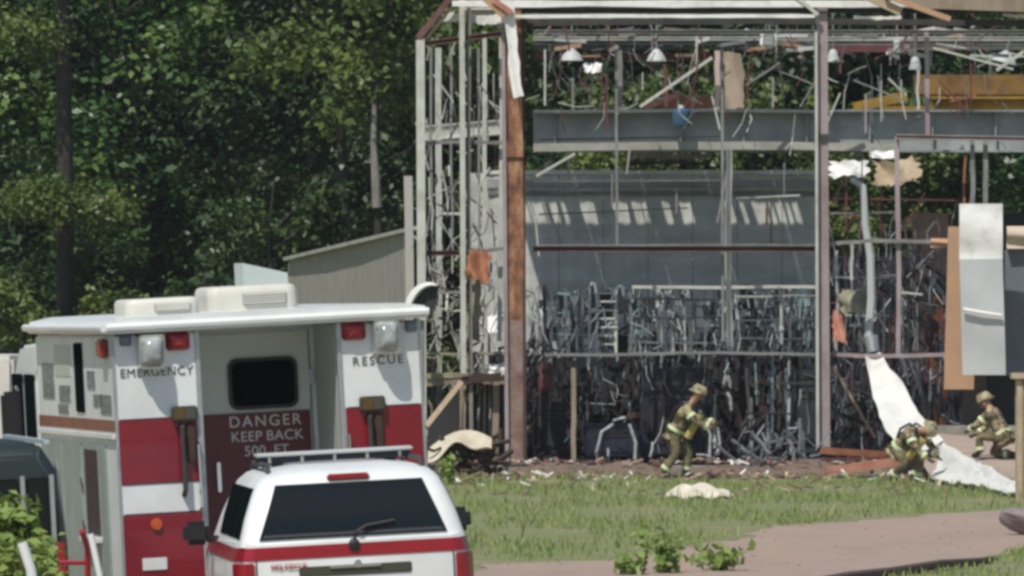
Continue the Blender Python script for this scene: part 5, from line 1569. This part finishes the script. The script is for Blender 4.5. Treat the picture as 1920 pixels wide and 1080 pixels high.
# twisted white sheet from the girt to the ground
cl_ = [((1622, 668), (1648, 660), 160.0), ((1632, 720), (1684, 705), 159.4), ((1648, 780), (1716, 765), 158.4), ((1676, 828), (1738, 795), 157.0), ((1702, 858), (1770, 826), 155.2)]
def ribbon(seq, thick, sub=5):
    rows = []
    for i in range(len(seq) - 1):
        for k in range(sub):
            f = k / sub
            A = W(*seq[i][0], seq[i][2]).lerp(W(*seq[i + 1][0], seq[i + 1][2]), f)
            B = W(*seq[i][1], seq[i][2] + .2).lerp(W(*seq[i + 1][1], seq[i + 1][2] + .2), f)
            rows.append((A, B))
    rows.append((W(*seq[-1][0], seq[-1][2]), W(*seq[-1][1], seq[-1][2] + .2)))
    nrow = len(rows)
    def fn(u, v):
        A, B = rows[min(nrow - 1, int(round(v * (nrow - 1))))]
        q = A.lerp(B, u)
        nz_ = noise.noise(q * 2.3)
        q += Vector((.07 * nz_, .22 * noise.noise(q * 1.7 + Vector((5, 0, 0))), .06 * noise.noise(q * 3.1)))
        q.y += .12 * math.sin(3.1 * u + 9 * v)
        return q
    return MB().sheet(8, nrow - 1, fn, thick, (0, 1, .2))
tag(ribbon(cl_, .025).build('twisted_sheet', M_foil, loc=W(1640, 668, 160), smooth_=True), 'long white twisted sheet sagging from the girt to the ground', 'sheet')
GA, GB, GC, GD = W(1742, 903, 152.0), W(1910, 938, 138.0), W(1770, 836, 156.0), W(1910, 912, 141.0)
def gsheet(u, v):
    q = GA.lerp(GB, u).lerp(GC.lerp(GD, u), v)
    return (q.x + .05 * math.sin(5 * v), q.y, max(.03, q.z) + .03 + .1 * abs(noise.noise(Vector((q.x * 2.6, q.y * .5, 1)))) + .05 * noise.noise(Vector((q.x * 7, q.y * 1.3, 3))) + (.06 * noise.noise(Vector((u * 9, v * 9, 2))) if min(u, v, 1 - u, 1 - v) < .01 else 0))
tag(MB().sheet(26, 22, gsheet, .02, (0, 0, 1)).build('fallen_sheet', M_foil, loc=(8.0, 149, 0), smooth_=True), 'wide white sheet lying flat on the ground at the foot of the tan ramp', 'sheet')
# tan ramp up to the dock
mb = MB()
mb.sheet(14, 10, lambda u, v: (7.5 + 6.5 * u - .25 * v, 151.8 + 7.6 * v, .86 * v * (1 - .12 * math.sin(7 * u)) + .01 + .02 * math.sin(19 * u + 7 * v)))
structure(mb.build('ramp', mat('tan_gravel', (.4, .31, .25), .95, color2=(.31, .25, .21), scale=2.5, bump=.5), smooth_=True))
bpart('dock_edge', MB().box(7.7, 13.5, 159.2, 159.56, .0, .93), M_conc, bevel=.02)
bpart('doorway_post', MB().box(W(1830, 0, 160.2).x - .22, W(1830, 0, 160.2).x + .2, 160.4, 160.6, .1, W(0, 690, 160.2).z), mat('brown_post', (.12, .09, .07), .85))
# timber gate pier at the right edge
q = W(1905, 940, 137)
gp = thing('timber_pier', 'tall weathered timber pier with a cap at the right edge', 'pier', (q.x + .6, 137, 0))
MB().box(-.58, .6, -.2, .2, 0, 1.95).build('core', M_wood, gp, local=True)
for k in range(14):
    z = .03 + k * .135
    MB().box(-.5, .6, -.235, -.203, z, z + .128).build('board', M_wood, gp, local=True)
MB().box(-.6, -.51, -.25, .2, 0, 1.95).build('corner_board', M_palewood, gp, local=True)
MB().box(-.68, .7, -.32, .3, 1.953, 2.05).build('cap', M_palewood, gp, local=True, bevel=.01)
o = MB().tube([(3.1, 91.8, .03), (3.7, 93.9, .07), (4.3, 96.5, .05), (4.95, 98.6, .08), (5.5, 100.7, .05), (5.8, 102.6, .02)], .07, 7, .04).build('drive_edge_shadow', mat('edge_shadow_dark', (.05, .03, .022), .8, color2=(.09, .06, .045), scale=5), loc=(5.0, 97, 0), smooth_=True)  # dark bar added to draw the shadow line at the drive's edge
tag(o, 'dark rounded bar added as the shadow line along the lower right edge of the drive', 'shadow strip')
# mauve boulder-like kerb block at the drive's right edge
q = W(1900, 1000, 115)
mb = MB()
r2 = random.Random(4)
bmx = bmesh.new(); bmesh.ops.create_icosphere(bmx, subdivisions=3, radius=1)
vs = [Vector(v.co) for v in bmx.verts]; fs = [[v.index for v in f.verts] for f in bmx.faces]; bmx.free()
from mathutils import noise
mb.add([Vector((v.x * .55, v.y * .35, v.z * .2)) * (1 + .25 * noise.noise(v * 1.6)) for v in vs], fs)
o = mb.build('mauve_boulder', mat('mauve_stone', (.3, .25, .25), .9, color2=(.2, .16, .16), scale=3, bump=.5), local=True, smooth_=True)
o.location = (q.x + .38, 115, .13); o.rotation_euler = (0, R(14), 0)
tag(o, 'low mauve boulder at the right edge of the drive', 'boulder')
# ------------------------------------------------------------------ people
def skin_mesh(name, joints, edges, radii, root, material, parent, sub=1):
    names = list(joints)
    ix = {n_: i for i, n_ in enumerate(names)}
    me = bpy.data.meshes.new(name)
    me.from_pydata([tuple(joints[n_]) for n_ in names], [(ix[a], ix[b]) for a, b in edges], [])
    o = bpy.data.objects.new(name, me)
    COL.objects.link(o)
    sk = o.modifiers.new('skin', 'SKIN')
    for n_, i in ix.items():
        r = radii[n_]
        me.skin_vertices[0].data[i].radius = r if isinstance(r, tuple) else (r, r)
        me.skin_vertices[0].data[i].use_root = (n_ == root)
    sb = o.modifiers.new('sub', 'SUBSURF')
    sb.levels = sub
    sb.render_levels = sub
    dg = bpy.context.evaluated_depsgraph_get()
    me2 = bpy.data.meshes.new_from_object(o.evaluated_get(dg))
    o.modifiers.clear()
    o.data = me2
    bpy.data.meshes.remove(me)
    for p in me2.polygons:
        p.use_smooth = True
    me2.materials.clear()
    me2.materials.append(material)
    o.parent = parent
    return o

def person(label, loc, rz, J, coat=M_turnout, trousers=M_olivecloth, helmet=True, tank=False):
    """J: joints in metres, x = the way the person faces, z up"""
    t = thing('person', label, 'person', loc, (0, 0, rz), 'firefighters working at the wreck')
    V_ = {k: Vector(v) for k, v in J.items()}
    # hands: palm and five bent fingers on each wrist
    H, HE = {}, []
    for s in 'LR':
        w = V_['wr' + s]; e = V_['el' + s]
        d = (w - e).normalized()
        side = d.cross(Vector((1, 0, 0.2)))
        if side.length < .1:
            side = d.cross(Vector((0, 1, 0)))
        side.normalize()
        nrm = side.cross(d)
        palm = w + d * .085
        H['palm' + s] = palm; HE.append(('wr' + s, 'palm' + s))
        for f in range(4):
            o_ = side * (.03 - .02 * f)
            ln = (.07, .08, .076, .06)[f]
            a, b, c = palm + o_ + d * .012, palm + o_ + d * (.012 + ln * .5) + nrm * .012, palm + o_ + d * (.012 + ln * .75) + nrm * .042
            for n_, p_ in (('a', a), ('b', b), ('c', c)):
                H[f'f{f}{n_}{s}'] = p_
            HE += [('palm' + s, f'f{f}a{s}'), (f'f{f}a{s}', f'f{f}b{s}'), (f'f{f}b{s}', f'f{f}c{s}')]
        ta, tb = w + d * .04 + side * .04, w + d * .085 + side * .06 + nrm * .02
        H['ta' + s], H['tb' + s] = ta, tb
        HE += [('wr' + s, 'ta' + s), ('ta' + s, 'tb' + s)]
    Bd = dict(V_); Bd.update(H)
    E = [('pelvis', 'chest'), ('chest', 'neck'), ('neck', 'head'), ('head', 'crown')]
    for s in 'LR':
        E += [('chest', 'sh' + s), ('sh' + s, 'el' + s), ('el' + s, 'wr' + s), ('pelvis', 'hip' + s), ('hip' + s, 'kn' + s), ('kn' + s, 'an' + s), ('an' + s, 'to' + s)]
    Rd = {}
    for n_ in Bd:
        b = n_[:2]
        Rd[n_] = {'pe': (.13, .11), 'ch': (.15, .11), 'ne': .055, 'he': (.085, .095), 'cr': (.06, .07), 'sh': .06, 'el': .042, 'wr': .03, 'hi': .08, 'kn': .055, 'an': .042, 'to': .035, 'pa': (.04, .018), 'ta': .012, 'tb': .01}.get(b, .009)
    skin_mesh('body', Bd, E + HE, Rd, 'pelvis', M_skin, t, 2)
    # face: nose and ears give the head its direction
    fwd = V_['nose'] - V_['head'] if 'nose' in V_ else Vector((1, 0, 0))
    # clothing
    C = {k: V_[k] for k in ('pelvis', 'chest', 'shL', 'shR', 'elL', 'elR', 'wrL', 'wrR')}
    C['col'] = V_['chest'].lerp(V_['neck'], .8)
    C['hem'] = V_['pelvis'] + (V_['pelvis'] - V_['chest']).normalized() * .14
    CE = [('hem', 'pelvis'), ('pelvis', 'chest'), ('chest', 'col')] + [e for s in 'LR' for e in (('chest', 'sh' + s), ('sh' + s, 'el' + s), ('el' + s, 'wr' + s))]
    CR = {k: {'pe': (.185, .15), 'he': (.2, .165), 'ch': (.2, .15), 'co': .09, 'sh': .092, 'el': .072, 'wr': .06}[k[:2]] for k in C}
    ct = skin_mesh('turnout_coat', C, CE, CR, 'pelvis', coat, t, 2)
    T = {k: V_[k] for k in ('pelvis', 'hipL', 'hipR', 'knL', 'knR', 'anL', 'anR')}
    TR = {k: {'pe': (.16, .13), 'hi': .11, 'kn': .088, 'an': .082}[k[:2]] for k in T}
    tr = skin_mesh('turnout_trousers', T, [('pelvis', 'hipL'), ('pelvis', 'hipR'), ('hipL', 'knL'), ('hipR', 'knR'), ('knL', 'anL'), ('knR', 'anR')], TR, 'pelvis', trousers, t, 2)
    for s in 'LR':
        an, to = V_['an' + s], V_['to' + s]
        skin_mesh('boot', {'k': an + (V_['kn' + s] - an).normalized() * .16, 'a': an, 't': to}, [('k', 'a'), ('a', 't')], {'k': .07, 'a': .065, 't': (.05, .045)}, 'a', M_black, t, 2)
        for (p, q, f, r, nm) in (('el', 'wr', .75, .076, 'cuff_band'), ('kn', 'an', .7, .098, 'leg_band'), ('sh', 'el', .6, .096, 'arm_band')):
            a, b = V_[p + s], V_[q + s]
            c = a.lerp(b, f); dd = (b - a).normalized() * .03
            MB().tube([c - dd, c + dd], r, 12).build(nm, M_reflect, ct if nm != 'leg_band' else tr, local=True, smooth_=True)
        ht = {k: v for k, v in H.items() if k.endswith(s)}
        ht['wr' + s] = V_['wr' + s]
        skin_mesh('glove', ht, [e for e in HE if e[0].endswith(s)], {k: (.047, .026) if k[:2] == 'pa' else (.04 if k[:2] == 'wr' else .0135) for k in ht}, 'palm' + s, M_glove, t, 1)
    ax = (V_['chest'] - V_['pelvis']).normalized()
    c = V_['pelvis'].lerp(V_['chest'], .12)
    sd = (V_['shL'] - V_['shR']).normalized()
    dp = ax.cross(sd).normalized()
    Mx = Matrix(((sd.x, dp.x, ax.x, c.x), (sd.y, dp.y, ax.y, c.y), (sd.z, dp.z, ax.z, c.z), (0, 0, 0, 1)))
    lp = [[Mx @ Vector((.215 * math.cos(a), .175 * math.sin(a), z)) for a in [2 * math.pi * k / 18 for k in range(18)]] for z in (-.03, .03)]
    MB().loft(lp).build('waist_band', M_reflect, ct, local=True, smooth_=True)
    hd = (V_['crown'] - V_['head']).normalized()
    fw = (fwd - hd * fwd.dot(hd)).normalized()
    sd = hd.cross(fw)
    hc = V_['head'].lerp(V_['crown'], .45)
    Mh = Matrix(((fw.x, sd.x, hd.x, hc.x), (fw.y, sd.y, hd.y, hc.y), (fw.z, sd.z, hd.z, hc.z), (0, 0, 0, 1)))
    MB().lathe([(.03, -.03), (.022, .01), (.006, .03)], 8, Mh @ Matrix.Translation((.092, 0, -.05))).build('nose', M_skin, t, local=True, smooth_=True)
    for s in (-1, 1):
        MB().lathe([(.02, -.03), (.026, 0), (.012, .03)], 8, Mh @ Matrix.Translation((0, s * .088, -.05))).build('ear', M_skin, t, local=True, smooth_=True)
    for s in (-1, 1):
        MB().lathe([(.004, -.012), (.012, 0), (.004, .012)], 8, Mh @ Matrix.Translation((.086, s * .034, -.022))).build('eye', M_black, t, local=True, smooth_=True)
    MB().box(.086, .096, -.025, .025, -.098, -.09, Mh).build('mouth', mat('lip', (.25, .1, .08), .6), t, local=True)
    if helmet:
        h = MB().loft([[Mh @ Vector((r * 1.22 * math.cos(a) - (.03 if r > .13 else 0), r * math.sin(a), z)) for a in [2 * math.pi * k / 20 for k in range(20)]] for (r, z) in ((.137, .0), (.142, .012), (.123, .03), (.12, .08), (.095, .13), (.05, .155), (.01, .16))]).build('helmet', M_helmet, t, local=True, smooth_=True)
        MB().beam(Mh @ Vector((-.1, 0, .13)), Mh @ Vector((.1, 0, .13)), .025, .06, up=tuple(hd)).build('helmet_crest', M_helmet, h, local=True)
    else:
        MB().loft([[Mh @ Vector((r * 1.05 * math.cos(a) - .015, r * math.sin(a), z)) for a in [2 * math.pi * k / 16 for k in range(16)]] for (r, z) in ((.09, -.02), (.1, .03), (.085, .08), (.03, .105))]).build('hair', M_hair, t, local=True, smooth_=True)
    if tank:
        p0 = V_['pelvis'] + dp * -.23 if False else V_['pelvis'].lerp(V_['chest'], .1) - dp * .24
        p1 = V_['chest'] - dp * .24
        for s in 'LR':
            q = V_['sh' + s].lerp(V_['chest'], .45)
            MB().tube([q - dp * .2, q - dp * .05 + ax * .13, q + dp * .12 + ax * .08, q + dp * .19 - ax * .12, V_['pelvis'].lerp(V_['chest'], .25) + dp * .17], .025, 8).build('harness_strap', M_black, t, local=True, smooth_=True)
        MB().tube([p0 - ax * .02, p0, p1, p1 + ax * .05], .075, 12).build('air_tank', mat('yellow_air_tank', (.45, .36, .12), .5), t, local=True, smooth_=True)
    return t

# leaning forward, carrying, facing right
J1 = dict(pelvis=(-.12, 0, .86), chest=(.1, 0, 1.24), neck=(.21, 0, 1.42), head=(.29, 0, 1.51), crown=(.34, 0, 1.63), nose=(.41, 0, 1.46),
          shL=(.11, .21, 1.3), shR=(.11, -.21, 1.3), elL=(.36, .25, 1.1), elR=(.3, -.27, 1.05), wrL=(.58, .12, 1.02), wrR=(.54, -.14, .95),
          hipL=(-.12, .11, .82), hipR=(-.12, -.11, .82), knL=(.12, .14, .48), knR=(-.07, -.14, .46), anL=(.04, .14, .09), anR=(-.34, -.14, .1), toL=(.22, .15, .04), toR=(-.16, -.15, .04))
p = W(1278, 0, 155.4)
person('firefighter in tan turnout gear leaning forward beside the crumpled cream sheet, facing right', (p.x, 155.4, .0), R(-12), J1, tank=True)
# stooping over the twisted sheet
J2 = dict(pelvis=(-.22, 0, .62), chest=(.08, 0, .92), neck=(.25, 0, .95), head=(.36, 0, .93), crown=(.47, 0, .97), nose=(.37, 0, .82),
          shL=(.1, .2, .92), shR=(.1, -.2, .92), elL=(.28, .25, .68), elR=(.26, -.26, .64), wrL=(.48, .14, .5), wrR=(.46, -.16, .46),
          hipL=(-.22, .11, .58), hipR=(-.22, -.11, .58), knL=(.15, .16, .42), knR=(.02, -.16, .36), anL=(-.02, .16, .09), anR=(-.32, -.16, .1), toL=(.16, .17, .04), toR=(-.14, -.17, .04))
p = W(1706, 0, 151.5)
person('firefighter in tan turnout gear stooping over the white twisted sheet', (p.x, 151.5, .0), R(-35), J2, tank=True)
# kneeling on the ramp, back turned
J3 = dict(pelvis=(-.1, 0, .42), chest=(.08, 0, .78), neck=(.17, 0, .92), head=(.24, 0, 1.0), crown=(.29, 0, 1.11), nose=(.36, 0, .96),
          shL=(.1, .2, .82), shR=(.1, -.2, .82), elL=(.3, .26, .62), elR=(.3, -.26, .6), wrL=(.5, .14, .52), wrR=(.48, -.16, .46),
          hipL=(-.1, .12, .4), hipR=(-.1, -.12, .4), knL=(.32, .16, .4), knR=(.2, -.16, .09), anL=(.28, .16, .09), anR=(-.22, -.16, .08), toL=(.46, .17, .04), toR=(-.36, -.17, .03))
p = W(1872, 0, 155.2)
person('firefighter kneeling on the tan ramp at the right, helmet bowed', (p.x, 155.2, .38), R(155), J3)

# ------------------------------------------------------------------ thin summer haze
M_haze = bpy.data.materials.new('thin_haze')
M_haze.use_nodes = True
hn, hl = M_haze.node_tree.nodes, M_haze.node_tree.links
hn.remove(hn['Principled BSDF'])
pv = hn.new('ShaderNodeVolumePrincipled')
pv.inputs['Color'].default_value = (.85, .9, .95, 1)
pv.inputs['Density'].default_value = 0.00012
hl.new(pv.outputs[0], hn['Material Output'].inputs['Volume'])
o = MB().box(-905, 905, -305, 1505, -2.0, 40.0).build('haze', M_haze)
o['kind'] = 'stuff'
